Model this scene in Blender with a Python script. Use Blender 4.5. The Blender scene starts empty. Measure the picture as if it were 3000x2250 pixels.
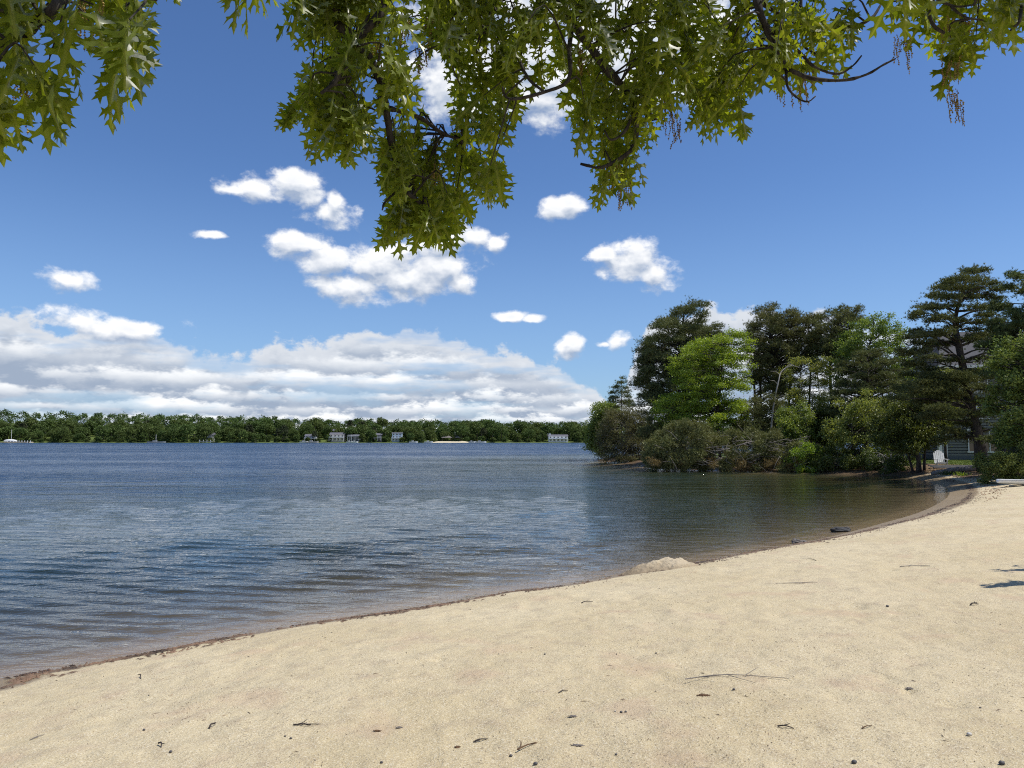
import bpy, bmesh, math, random
import numpy as np
from mathutils import Vector
from mathutils.geometry import tessellate_polygon
R = math.radians
rng = np.random.default_rng(7)
random.seed(7)
S = bpy.context.scene
COL = S.collection

# ------------------------------------------------------------------ camera
F, CX, CY = 2254.0, 1500.0, 1125.0      # photo pixels (3000 x 2250)
HZ = 1287.5
CAMZ = 2.3
PITCH = math.atan((HZ - CY) / F)
cam = bpy.data.objects.new('camera', bpy.data.cameras.new('camera'))
COL.objects.link(cam)
cam.location = (0, 0, CAMZ)
cam.rotation_euler = (R(90) + PITCH, 0, 0)
cam.data.sensor_width = 36
cam.data.lens = F / 3000 * 36
cam.data.clip_start = .05
cam.data.clip_end = 6000
S.camera = cam
S.render.resolution_x, S.render.resolution_y = 1024, 768
S.view_settings.view_transform = 'Standard'
S.view_settings.look = 'None'
S.view_settings.gamma = 1
S.view_settings.exposure = 0.18
S.cycles.use_denoising = False            # fine grain and crisp needles, as a phone picture has
S.cycles.filter_width = 1.1
cp, sp = math.cos(PITCH), math.sin(PITCH)

def ray(px, py):
    a, b = (px - CX) / F, (CY - py) / F
    return np.array([a, cp - b * sp, sp + b * cp])
def P(px, py, D):
    """the point of that line of sight that lies D metres ahead"""
    d = ray(px, py); return np.array([0, 0, CAMZ]) + d * (D / d[1])
def azel(px, py):
    d = ray(px, py); d = d / np.linalg.norm(d)
    return math.atan2(d[0], d[1]), math.asin(d[2])

# ------------------------------------------------------------------ node helper
class NT:
    def __init__(s, tree):
        s.t = tree; s.n = tree.nodes; s.l = tree.links
    def new(s, typ, inputs=None, **kw):
        nd = s.n.new(typ)
        for k, v in kw.items(): setattr(nd, k, v)
        for k, v in (inputs or {}).items(): s.put(nd.inputs[k], v)
        return nd
    def put(s, sock, v):
        if isinstance(v, bpy.types.NodeSocket): s.l.new(v, sock)
        elif isinstance(v, bpy.types.Node): s.l.new(v.outputs[0], sock)
        elif v is not None: sock.default_value = v
    def m(s, op, a, b=None, c=None, clamp=False):
        nd = s.n.new('ShaderNodeMath'); nd.operation = op; nd.use_clamp = clamp
        s.put(nd.inputs[0], a); s.put(nd.inputs[1], b); s.put(nd.inputs[2], c)
        return nd.outputs[0]
    def vm(s, op, a, b=None):
        nd = s.n.new('ShaderNodeVectorMath'); nd.operation = op
        s.put(nd.inputs[0], a); s.put(nd.inputs[1], b); return nd.outputs[0]
    def xyz(s, x, y, z=0.0):
        return s.new('ShaderNodeCombineXYZ', {0: x, 1: y, 2: z}).outputs[0]
    def sep(s, v):
        return s.new('ShaderNodeSeparateXYZ', {0: v}).outputs
    def noise(s, v, scale, detail=2, rough=.5, out=0, dist=0.0, dim='3D'):
        nd = s.new('ShaderNodeTexNoise', noise_dimensions=dim)
        for k, x in (('Vector', v), ('Scale', scale), ('Detail', detail), ('Roughness', rough), ('Distortion', dist)):
            s.put(nd.inputs[k], x)
        return nd.outputs[out]
    def mr(s, v, a, b, c=0.0, d=1.0, smooth=True):
        nd = s.new('ShaderNodeMapRange', interpolation_type='SMOOTHSTEP' if smooth else 'LINEAR')
        for i, x in enumerate((v, a, b, c, d)): s.put(nd.inputs[i], x)
        return nd.outputs[0]
    def mix(s, f, a, b, blend='MIX'):
        nd = s.new('ShaderNodeMix', data_type='RGBA', blend_type=blend)
        s.put(nd.inputs[0], f); s.put(nd.inputs[6], a); s.put(nd.inputs[7], b)
        return nd.outputs[2]
    def attr(s, name, out='Fac'):
        return s.new('ShaderNodeAttribute', attribute_name=name).outputs[out]
def C4(c, k=1.0): return (c[0]*k, c[1]*k, c[2]*k, 1)

# ------------------------------------------------------------------ sun + sky with clouds
SUN_AZ, SUN_EL = R(98), R(60)            # from the right, high
sun = bpy.data.objects.new('sun', bpy.data.lights.new('sun', 'SUN'))
COL.objects.link(sun)
sun.data.energy = 4.2
sun.data.angle = R(.53)
sun.data.color = (1, .955, .88)
sun.rotation_euler = (R(90) - SUN_EL, 0, -SUN_AZ + R(180))
SUN_DIR = np.array([math.sin(SUN_AZ) * math.cos(SUN_EL), math.cos(SUN_AZ) * math.cos(SUN_EL), math.sin(SUN_EL)])
sun.location = SUN_DIR * 50

def build_world():
    w = bpy.data.worlds.new('World'); S.world = w; w.use_nodes = True
    w.node_tree.nodes.clear(); t = NT(w.node_tree)
    K = .10
    sky = t.new('ShaderNodeTexSky', sky_type='NISHITA', sun_disc=False, sun_elevation=SUN_EL,
                sun_rotation=SUN_AZ, air_density=1.0, dust_density=.3, ozone_density=1.5, altitude=0)
    d = t.new('ShaderNodeTexCoord').outputs['Generated']
    x, y, z = t.sep(d)
    A = t.m('ARCTAN2', x, y); E = t.m('ARCSINE', z)
    # cloud bank: its upper edge as elevation against azimuth
    prof = [(-700, 930), (-200, 905), (0, 905), (60, 925), (180, 950), (300, 962), (420, 965), (520, 985), (600, 1025),
            (680, 1035), (740, 1015), (830, 990), (940, 985), (1040, 965), (1130, 960), (1210, 950), (1290, 975),
            (1350, 1010), (1420, 1010), (1540, 1035), (1640, 1075), (1720, 1125), (1800, 1150), (1870, 990), (1900, 935),
            (2000, 905), (2150, 905), (2260, 895), (2330, 940), (2400, 900), (2480, 935), (2620, 950), (2680, 965), (2760, 1040), (3000, 1080), (3500, 1100)]
    pts = [azel(*p) for p in prof]
    AR, ER = 1.6, .3
    lst = [(0.0, .12 / ER)] + [((a + AR) / (2 * AR), e / ER) for a, e in pts] + [(1.0, .14 / ER)]
    blobs = [  # px, py, rx, ry
        (745, 545, 75, 36), (850, 525, 78, 38), (690, 552, 40, 16), (960, 625, 62, 42), (905, 580, 50, 34), (985, 600, 30, 40),
        (890, 715, 85, 32), (960, 755, 90, 42), (1040, 845, 115, 46), (1180, 825, 150, 50), (1290, 790, 90, 50), (1340, 825, 50, 30),
        (1120, 765, 130, 55), (1400, 705, 62, 30), (1450, 715, 30, 25), (1300, 720, 90, 50),
        (1860, 765, 95, 52), (1915, 790, 65, 45), (1775, 748, 55, 20), (195, 818, 62, 26), (1635, 608, 55, 32), (1672, 590, 40, 30),
        (1682, 1015, 44, 32), (1800, 1002, 32, 26), (1765, 1010, 28, 12),
        (230, 935, 70, 32), (380, 958, 95, 30), (625, 683, 42, 11), (1500, 925, 55, 16), (1565, 930, 40, 12),
        (1290, 250, 80, 90), (1580, 300, 140, 60), (1500, 150, 320, 160), (1480, -20, 330, 170), (1830, 120, 200, 150),
        (1650, 240, 150, 90), (2050, 190, 90, 90), (2080, 60, 110, 70)]
    def density(A_, E_, hi=True):
        v = t.xyz(A_, t.m('MULTIPLY', E_, 1.35))
        wn = t.noise(v, 7.0, 3, .5, out=1)
        wv = t.vm('MULTIPLY', t.vm('SUBTRACT', wn, (.5, .5, .5)), (.022, .018, 0))
        v2 = t.vm('ADD', v, wv)
        n1 = t.noise(v2, 22.0, 7 if hi else 3, .58)
        aw, ew, _ = t.sep(t.vm('ADD', t.xyz(A_, E_), wv))
        M = None
        wvec = t.xyz(aw, ew)
        for (px, py, rx, ry) in blobs:
            a, e = azel(px, py)
            nd = t.n.new('ShaderNodeVectorMath'); nd.operation = 'MULTIPLY_ADD'
            kx, ky = F / rx / 1.02, F / ry
            t.put(nd.inputs[0], wvec); nd.inputs[1].default_value = (kx, ky, 0); nd.inputs[2].default_value = (-a * kx, -e * ky, 0)
            q = t.n.new('ShaderNodeVectorMath'); q.operation = 'DOT_PRODUCT'
            t.put(q.inputs[0], nd.outputs[0]); t.put(q.inputs[1], nd.outputs[0])
            M = q.outputs['Value'] if M is None else t.m('MINIMUM', M, q.outputs['Value'])
        M = t.m('MAXIMUM', t.m('SUBTRACT', 1.3, t.m('SQRT', M)), -2.5)
        db = t.m('MULTIPLY_ADD', t.m('SUBTRACT', n1, .5), 3.0, M)
        return n1, db, aw, ew
    def bank_top(aw):
        nd = t.n.new('ShaderNodeFloatCurve'); c = nd.mapping.curves[0]
        while len(c.points) < len(lst): c.points.new(.5, .5)
        for q, (a, b) in zip(c.points, lst): q.location = (a, b)
        nd.mapping.update()
        t.put(nd.inputs['Value'], t.m('MULTIPLY_ADD', aw, 1 / (2 * AR), .5))
        return t.m('MULTIPLY', nd.outputs[0], ER)
    n1, db, aw, ew = density(A, E)
    n1u, dbu, awu, ewu = density(A, t.m('ADD', E, .013), hi=False)
    top = bank_top(aw)
    # --- separate cumulus
    am = t.m('MULTIPLY', t.mr(db, 0.0, .75), .97)
    lit = t.m('MULTIPLY_ADD', t.m('SUBTRACT', db, dbu), .85, .52, clamp=True)
    thick = t.mr(db, .3, 2.4, 1.0, .72)
    cb = t.m('MULTIPLY', lit, thick)
    white, grey = C4((1.0, 1.0, 1.0), .96 / K), C4((.36, .44, .58), .96 / K)
    colc = t.mix(cb, grey, white)
    # --- bank: pale mass, then rows of cumulus with flat bases, farthest first
    edge = t.m('DIVIDE', t.m('SUBTRACT', top, E), .026)
    puff = t.m('MULTIPLY_ADD', t.m('SUBTRACT', n1, .5), 3.4, edge)
    ab = t.m('MULTIPLY', t.mr(puff, .0, .45), t.mr(z, -.01, .0))
    ab = t.m('MULTIPLY', ab, t.mr(t.noise(t.xyz(t.m('MULTIPLY', A, 5.0), t.m('MULTIPLY', E, 24.0)), 1.0, 4, .6), .38, .52, .45, 1.0))
    glow = t.mr(t.m('MULTIPLY_ADD', t.m('SUBTRACT', n1, n1u), -2.2, puff), 2.4, .3)
    colb = t.mix(t.m('MULTIPLY_ADD', glow, .75, .14), C4((.30, .39, .54), .85 / K), C4((.84, .88, .94), .82 / K))
    rows = []
    for j, eb in enumerate((.006, .016, .028, .042, .059, .079, .103, .130)):
        h = .010 + eb * .30; f = 1.15 / (eb + .045)
        nj = t.noise(t.xyz(t.m('MULTIPLY', A, f), t.m('MULTIPLY', E, f * 2.1), 4.1 * j), 1.0, 5, .62)
        tt = t.m('DIVIDE', t.m('SUBTRACT', E, eb), h)
        wob = t.m('MULTIPLY_ADD', t.m('SUBTRACT', nj, .5), .9, tt)
        den = t.m('MULTIPLY_ADD', t.m('SUBTRACT', nj, .47), 7.0, t.m('SUBTRACT', 1.0, t.m('ABSOLUTE', t.m('MULTIPLY_ADD', tt, 1.7, -.9))))
        aj = t.m('MULTIPLY', t.mr(den, 0, .9), t.mr(wob, -.25, .12))
        br = t.m('MULTIPLY_ADD', t.m('SUBTRACT', nj, .5), 1.2, t.mr(tt, 0.0, .85, .10, .92), clamp=True)
        rows.append((aj, br))
    inside = t.mr(puff, .5, 1.4)
    for aj, br in rows:
        cj = t.mix(br, C4((.29, .38, .53), .84 / K), C4((.96, .98, 1.0), .93 / K))
        colb = t.mix(t.m('MULTIPLY', aj, inside), colb, cj)
    s0 = t.mix(1.0, sky.outputs[0], C4((.60, .80, 1.10)), 'MULTIPLY')
    # thin milky veil low over the horizon
    s0 = t.mix(t.mr(E, .35, .02, 0, .35), s0, C4((.36, .56, .86), .9 / K))
    s1 = t.mix(ab, s0, colb)
    s2 = t.mix(am, s1, colc)
    bg = t.new('ShaderNodeBackground', {'Color': s2, 'Strength': K})
    t.new('ShaderNodeOutputWorld', {'Surface': bg.outputs[0]})
    w.cycles.sampling_method = 'MANUAL'; w.cycles.sample_map_resolution = 512
build_world()

# ------------------------------------------------------------------ mesh helpers
def mesh_np(name, V, faces, mats, parent=None, attrs=None, smooth=False, midx=None):
    """faces: list of (n,k) int arrays; one linked mesh object"""
    me = bpy.data.meshes.new(name)
    V = np.asarray(V, np.float32).reshape(-1, 3)
    faces = [np.asarray(f, np.int32) for f in (faces if isinstance(faces, list) else [faces])]
    faces = [f for f in faces if len(f)]
    nl = sum(f.size for f in faces); nf = sum(len(f) for f in faces)
    me.vertices.add(len(V)); me.vertices.foreach_set('co', V.ravel())
    me.loops.add(nl); me.loops.foreach_set('vertex_index', np.concatenate([f.ravel() for f in faces]))
    me.polygons.add(nf)
    tot = np.concatenate([np.full(len(f), f.shape[1], np.int32) for f in faces])
    st = np.concatenate([[0], np.cumsum(tot)[:-1]]).astype(np.int32)
    me.polygons.foreach_set('loop_start', st)
    if midx is not None: me.polygons.foreach_set('material_index', np.asarray(midx, np.int32))
    for k, a in (attrs or {}).items():
        at = me.attributes.new(k, 'FLOAT', 'POINT'); at.data.foreach_set('value', np.asarray(a, np.float32))
    me.update(calc_edges=True)
    me.polygons.foreach_set('use_smooth', np.full(nf, smooth))
    for m in (mats if isinstance(mats, (list, tuple)) else [mats]): me.materials.append(m)
    o = bpy.data.objects.new(name, me); COL.objects.link(o); o.parent = parent
    return o
def tag(o, label=None, cat=None, group=None, kind=None):
    for k, v in (('label', label), ('category', cat), ('group', group), ('kind', kind)):
        if v: o[k] = v
    return o
def empty(name, loc, label, cat, group=None):
    o = bpy.data.objects.new(name, None); COL.objects.link(o); o.location = tuple(loc)
    o.empty_display_size = .3
    return tag(o, label, cat, group)
class MB:
    """collects geometry, builds one mesh"""
    def __init__(s): s.V = []; s.F = {}; s.n = 0
    def add(s, V, F):
        V = np.asarray(V, float).reshape(-1, 3); F = np.asarray(F, int)
        s.V.append(V)
        if len(F): s.F.setdefault(F.shape[1], []).append(F + s.n)
        s.n += len(V); return s
    def box(s, c, size, rz=0, tilt=None):
        v = np.array([[x, y, z] for x in (-.5, .5) for y in (-.5, .5) for z in (-.5, .5)]) * np.array(size)
        if tilt is not None: v = v @ np.asarray(tilt).T
        cs, sn = math.cos(rz), math.sin(rz)
        v = v @ np.array([[cs, -sn, 0], [sn, cs, 0], [0, 0, 1]]).T + np.array(c)
        return s.add(v, [[0,1,3,2],[4,6,7,5],[0,4,5,1],[2,3,7,6],[0,2,6,4],[1,5,7,3]])
    def tube(s, pts, rad, n=7, cap=True, rough=0, g=None):
        pts = np.asarray(pts, float); m = len(pts)
        rad = np.broadcast_to(np.asarray(rad, float), (m,))
        t = np.gradient(pts, axis=0); t /= np.linalg.norm(t, axis=1)[:, None] + 1e-9
        up = np.array([0, 0, 1.]) if abs(t[0][2]) < .9 else np.array([1., 0, 0])
        ang = np.arange(n) * 2 * np.pi / n; V = []
        a = np.cross(up, t[0]); a /= np.linalg.norm(a)
        for i in range(m):
            a = a - t[i] * a.dot(t[i]); a /= np.linalg.norm(a) + 1e-9; b = np.cross(t[i], a)
            r = rad[i] * (1 + (rough * (g or rng).standard_normal(n) if rough else 0))
            V.append(pts[i] + (np.cos(ang) * r)[:, None] * a + (np.sin(ang) * r)[:, None] * b)
        V = np.concatenate(V); F = []
        for i in range(m - 1):
            for j in range(n):
                k = (j + 1) % n
                F.append([i*n+j, i*n+k, (i+1)*n+k, (i+1)*n+j])
        s.add(V, F)
        if cap:
            c0 = s.n; s.add([pts[0], pts[-1]], np.zeros((0, 3), int))
            T = [[c0, c0-len(V)+(j+1) % n, c0-len(V)+j] for j in range(n)] + [[c0+1, c0-n+j, c0-n+(j+1) % n] for j in range(n)]
            s.F.setdefault(3, []).append(np.array(T))
        return s
    def blob(s, c, r, n=8, m=6, noise=.15):
        V = []; F = []
        for i in range(m + 1):
            th = math.pi * i / m
            for j in range(n):
                ph = 2 * math.pi * j / n; k = 1 + rng.uniform(-noise, noise) * (0 < i < m)
                V.append([c[0]+r[0]*k*math.sin(th)*math.cos(ph), c[1]+r[1]*k*math.sin(th)*math.sin(ph), c[2]+r[2]*k*math.cos(th)])
        for i in range(m):
            for j in range(n): F.append([i*n+j, (i+1)*n+j, (i+1)*n+(j+1) % n, i*n+(j+1) % n])
        return s.add(V, F)
    def build(s, name, mat, parent=None, smooth=False):
        return mesh_np(name, np.concatenate(s.V), [np.concatenate(f) for f in s.F.values()], mat, parent, smooth=smooth)
def smoothline(pts, n):
    """catmull-rom resample"""
    p = np.asarray(pts, float)
    if len(p) < 3:
        return p[0] + (p[-1] - p[0]) * np.linspace(0, 1, n)[:, None]
    q = np.vstack([2*p[0]-p[1], p, 2*p[-1]-p[-2]]); m = len(p) - 1; out = []
    for u in np.linspace(0, m - 1e-6, n):
        i = int(u); f = u - i; a, b, c, d = q[i:i+4]
        out.append(.5*((2*b)+(c-a)*f+(2*a-5*b+4*c-d)*f*f+(3*b-a-3*c+d)*f**3))
    return np.array(out)
def vnoise(x, y, seed=0):
    """smooth value noise, numpy"""
    g = np.random.default_rng(seed).random((64, 64)); xi = np.floor(x).astype(int); yi = np.floor(y).astype(int)
    fx = x - xi; fy = y - yi; fx = fx*fx*(3-2*fx); fy = fy*fy*(3-2*fy)
    G = lambda a, b: g[a % 64, b % 64]
    return (G(xi, yi)*(1-fx)+G(xi+1, yi)*fx)*(1-fy) + (G(xi, yi+1)*(1-fx)+G(xi+1, yi+1)*fx)*fy - .5
def fbm(x, y, seed=0, o=4):
    return sum(vnoise(x*2**i+i*7.3, y*2**i+i*3.1, seed+i) / 2**i for i in range(o))

# ------------------------------------------------------------------ lake outline and terrain
def W0(px, py):                               # pixel of the waterline -> point at water level
    d = ray(px, py); t = -CAMZ / d[2]; return [d[0] * t, d[1] * t]
near_px = [(-350, 2070), (0, 1992), (330, 1930), (650, 1870), (900, 1828), (1200, 1785), (1450, 1740), (1600, 1722), (1830, 1683), (2010, 1653),
           (2210, 1614), (2414, 1577), (2560, 1540), (2680, 1506), (2741, 1480), (2774, 1459), (2782, 1442), (2770, 1428),
           (2743, 1418), (2692, 1404), (2641, 1397), (2550, 1391), (2450, 1387), (2330, 1382), (2180, 1380), (2000, 1375), (1900, 1366), (1830, 1357), (1752, 1350)]
LAKE = [[-60, -1], [-22, 1.5], [-12, 3.5]] + [W0(*p) for p in near_px]
LAKE += [[8.8, 86], [14, 96], [24, 100], [40, 101], [58, 104], [90, 118], [150, 170], [280, 320], [330, 450], [300, 545],
         [210, 560], [120, 552], [60, 560], [-10, 556], [-80, 548], [-160, 556], [-240, 548], [-330, 552], [-430, 500], [-520, 380], [-480, 180], [-300, 60], [-160, 12]]
LAKE = np.array(LAKE)
_n0 = 3; _n1 = 3 + len(near_px)
sm = smoothline(LAKE[_n0-1:_n1], 160)
LAKE = np.vstack([LAKE[:_n0-1], sm, LAKE[_n1:]])
def lake_sd(x, y):
    x = np.asarray(x, float); y = np.asarray(y, float)
    shp = x.shape; x = x.ravel(); y = y.ravel()
    d2 = np.full(x.shape, 1e12); inside = np.zeros(x.shape, bool)
    for (x0, y0), (x1, y1) in zip(LAKE, np.roll(LAKE, -1, 0)):
        dx, dy = x1-x0, y1-y0; L = dx*dx+dy*dy + 1e-12
        t = np.clip(((x-x0)*dx+(y-y0)*dy)/L, 0, 1)
        d2 = np.minimum(d2, (x-x0-t*dx)**2+(y-y0-t*dy)**2)
        c = (y0 > y) != (y1 > y)
        if dy != 0: inside ^= c & (x < (y-y0)*dx/dy + x0)
    return (np.sqrt(d2) * np.where(inside, -1, 1)).reshape(shp)
def sst(v, a, b):
    t = np.clip((v-a)/(b-a), 0, 1); return t*t*(3-2*t)
def height(x, y, sd=None):
    x = np.asarray(x, float); y = np.asarray(y, float)
    if sd is None: sd = lake_sd(x, y)
    land = .70*(1-np.exp(-np.maximum(sd, 0)/3.2)) + .55*sst(sd, 13, 30)*sst(y, 36, 50)
    land = land + 7.6*sst(sd, 4, 110)*sst(y, 300, 420) * np.interp(x, [-500, -300, -150, 0, 100, 200, 400], [2.2, 1.55, 1.0, .8, .62, .95, 1.1])
    bed = -np.minimum(.085*np.maximum(-sd, 0) + .010*np.maximum(-sd-2, 0)**1.35, 7.0)
    h = np.where(sd > 0, land, bed)
    near = sst(sd, .1, 1.2)*(1-sst(np.hypot(x, y), 30, 60))
    h = h + near*(.030*fbm(x*.8, y*.8, 11, 4) + .024*fbm(x*4.1, y*4.1, 31, 4))
    # hollow in the sand and a shallow scrape at the right
    for (hx, hy, r, dp) in HOLES: h = h - near*dp*np.exp(-((x-hx)**2+(y-hy)**2)/r**2)
    return h
HOLES = []
def G(px, py):
    """where the line of sight meets the terrain"""
    d = ray(px, py); t = np.geomspace(2.5, 900, 1500) ; X = d[0]*t; Y = d[1]*t; Z = CAMZ + d[2]*t
    h = np.maximum(height(X, Y), 0); k = int(np.argmax(Z < h))
    a, b = Z[k-1]-h[k-1], Z[k]-h[k]; f = a/(a-b); tt = t[k-1]*(1-f)+t[k]*f
    return np.array([d[0]*tt, d[1]*tt, CAMZ+d[2]*tt])
g0 = [G(2660, 2020), G(2620, 1990), G(1210, 2130), G(1640, 2100)]
HOLES = [(g0[0][0], g0[0][1], .055, .035), (g0[1][0]-.05, g0[1][1]+.05, .06, .012), (g0[2][0], g0[2][1], .12, .008), (g0[3][0], g0[3][1], .15, .01)]
for _ in range(150):                           # scuffs and old footprints
    a = rng.uniform(-.62, .66); D = rng.uniform(3.5, 16)
    HOLES.append((a*D, D, rng.uniform(.06, .15), rng.uniform(.006, .024)))
def gz(x, y): return float(height(np.array([x]), np.array([y]))[0])

# ------------------------------------------------------------------ materials
def mat(name):
    m = bpy.data.materials.new(name); m.use_nodes = True; m.node_tree.nodes.clear()
    return m, NT(m.node_tree)
def out(t, surf, disp=None):
    t.new('ShaderNodeOutputMaterial', {'Surface': surf, 'Displacement': disp})
def simple(name, col, rough=.7, var=.15, scale=6.0, metal=0, bump=0.0, col2=None, stretch=(1, 1, 1), spec=.5):
    m, t = mat(name)
    co = t.new('ShaderNodeTexCoord').outputs['Object']
    v = t.vm('MULTIPLY', co, stretch)
    n = t.noise(v, scale, 5, .6)
    c = t.mix(t.mr(n, .3, .7), C4(col, 1-var), C4(col2 or col, 1+var))
    b = t.new('ShaderNodeBsdfPrincipled', {'Base Color': c, 'Roughness': rough, 'Metallic': metal, 'Specular IOR Level': spec})
    if bump:
        t.put(b.inputs['Normal'], t.new('ShaderNodeBump', {'Strength': 1.0, 'Distance': bump, 'Height': n}))
    out(t, b); return m
def foliage(name, col, col2, trans=.35, tcol=None, cs=.5, gloss=.06, hv=.35):
    """leaves: colour differs leaf by leaf and clump by clump, light passes through"""
    m, t = mat(name)
    g = t.new('ShaderNodeNewGeometry'); oi = t.new('ShaderNodeObjectInfo')
    co = t.new('ShaderNodeTexCoord').outputs['Object']
    n = t.noise(co, cs, 3, .6)
    f = t.m('ADD', t.mr(n, .33, .67, 0, .7), t.m('MULTIPLY', g.outputs['Random Per Island'], .3))
    c = t.mix(f, C4(col), C4(col2))
    hsv = t.new('ShaderNodeHueSaturation', {'Color': c, 'Value': t.m('MULTIPLY_ADD', g.outputs['Random Per Island'], hv, 1-hv/2),
                                            'Hue': t.m('MULTIPLY_ADD', oi.outputs['Random'], .03, .485),
                                            'Saturation': 1.0})
    d = t.new('ShaderNodeBsdfDiffuse', {'Color': hsv.outputs[0]})
    tc = t.mix(1.0, hsv.outputs[0], C4(tcol or (1.5, 1.35, .5)), 'MULTIPLY')
    tr = t.new('ShaderNodeBsdfTranslucent', {'Color': tc})
    mx = t.new('ShaderNodeMixShader', {0: trans, 1: d.outputs[0], 2: tr.outputs[0]})
    gl = t.new('ShaderNodeBsdfGlossy', {'Color': (.6, .62, .5, 1), 'Roughness': .45})
    mx2 = t.new('ShaderNodeMixShader', {0: gloss, 1: mx.outputs[0], 2: gl.outputs[0]})
    out(t, mx2); return m
def bark_mat(name, c1, c2, scale=9, bump=.02):
    m, t = mat(name)
    co = t.new('ShaderNodeTexCoord').outputs['Object']
    v = t.vm('MULTIPLY', co, (1, 1, .25)); n = t.noise(v, scale, 6, .65); n2 = t.noise(co, scale*.3, 3)
    c = t.mix(t.mr(t.m('ADD', n, t.m('MULTIPLY', n2, .4)), .5, .95), C4(c1), C4(c2))
    b = t.new('ShaderNodeBsdfPrincipled', {'Base Color': c, 'Roughness': .9, 'Specular IOR Level': .2})
    t.put(b.inputs['Normal'], t.new('ShaderNodeBump', {'Strength': 1, 'Distance': bump, 'Height': n}))
    out(t, b); return m
M = {}
M['bark'] = bark_mat('bark_dark', (.030, .025, .021), (.095, .083, .072))
M['oakbark'] = bark_mat('oak_bark', (.018, .015, .013), (.075, .066, .058), 38, .004)
M['palebark'] = bark_mat('bark_pale', (.25, .23, .20), (.48, .46, .41))
M['deadbark'] = bark_mat('bark_weathered', (.10, .088, .078), (.30, .275, .25), 6)
M['pine'] = foliage('pine_needles', (.10, .125, .042), (.19, .20, .075), .22, (1.2, 1.1, .6), .45, .05)
M['pine2'] = foliage('pine_needles_blue', (.095, .13, .045), (.18, .21, .08), .22, (1.2, 1.1, .6), .6, .04)
M['maple'] = foliage('leaves_bright_green', (.17, .27, .025), (.29, .40, .050), .45, (1.5, 1.4, .5), .5)
M['leaf'] = foliage('leaves_mid_green', (.12, .19, .035), (.24, .32, .07), .4, (1.5, 1.4, .5), .6)
M['leafy'] = foliage('leaves_yellow_green', (.16, .21, .045), (.30, .34, .09), .4, (1.4, 1.3, .5), .7)
M['olive'] = foliage('leaves_olive', (.12, .12, .055), (.20, .195, .09), .3, (1.3, 1.2, .6), .8)
M['shade'] = foliage('leaves_dark_green', (.06, .09, .018), (.135, .175, .035), .3, (1.5, 1.4, .5), .8)
M['fallen'] = foliage('needles_drying', (.135, .155, .050), (.25, .24, .09), .2, (1.2, 1.1, .6), .9)
M['rust'] = foliage('needles_rusty', (.16, .115, .05), (.27, .18, .08), .25, (1.2, 1.1, .6), 1.2)
M['laurel'] = foliage('leaves_laurel', (.09, .13, .028), (.23, .28, .070), .3, (1.3, 1.2, .6), 1.2, .05)

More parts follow.
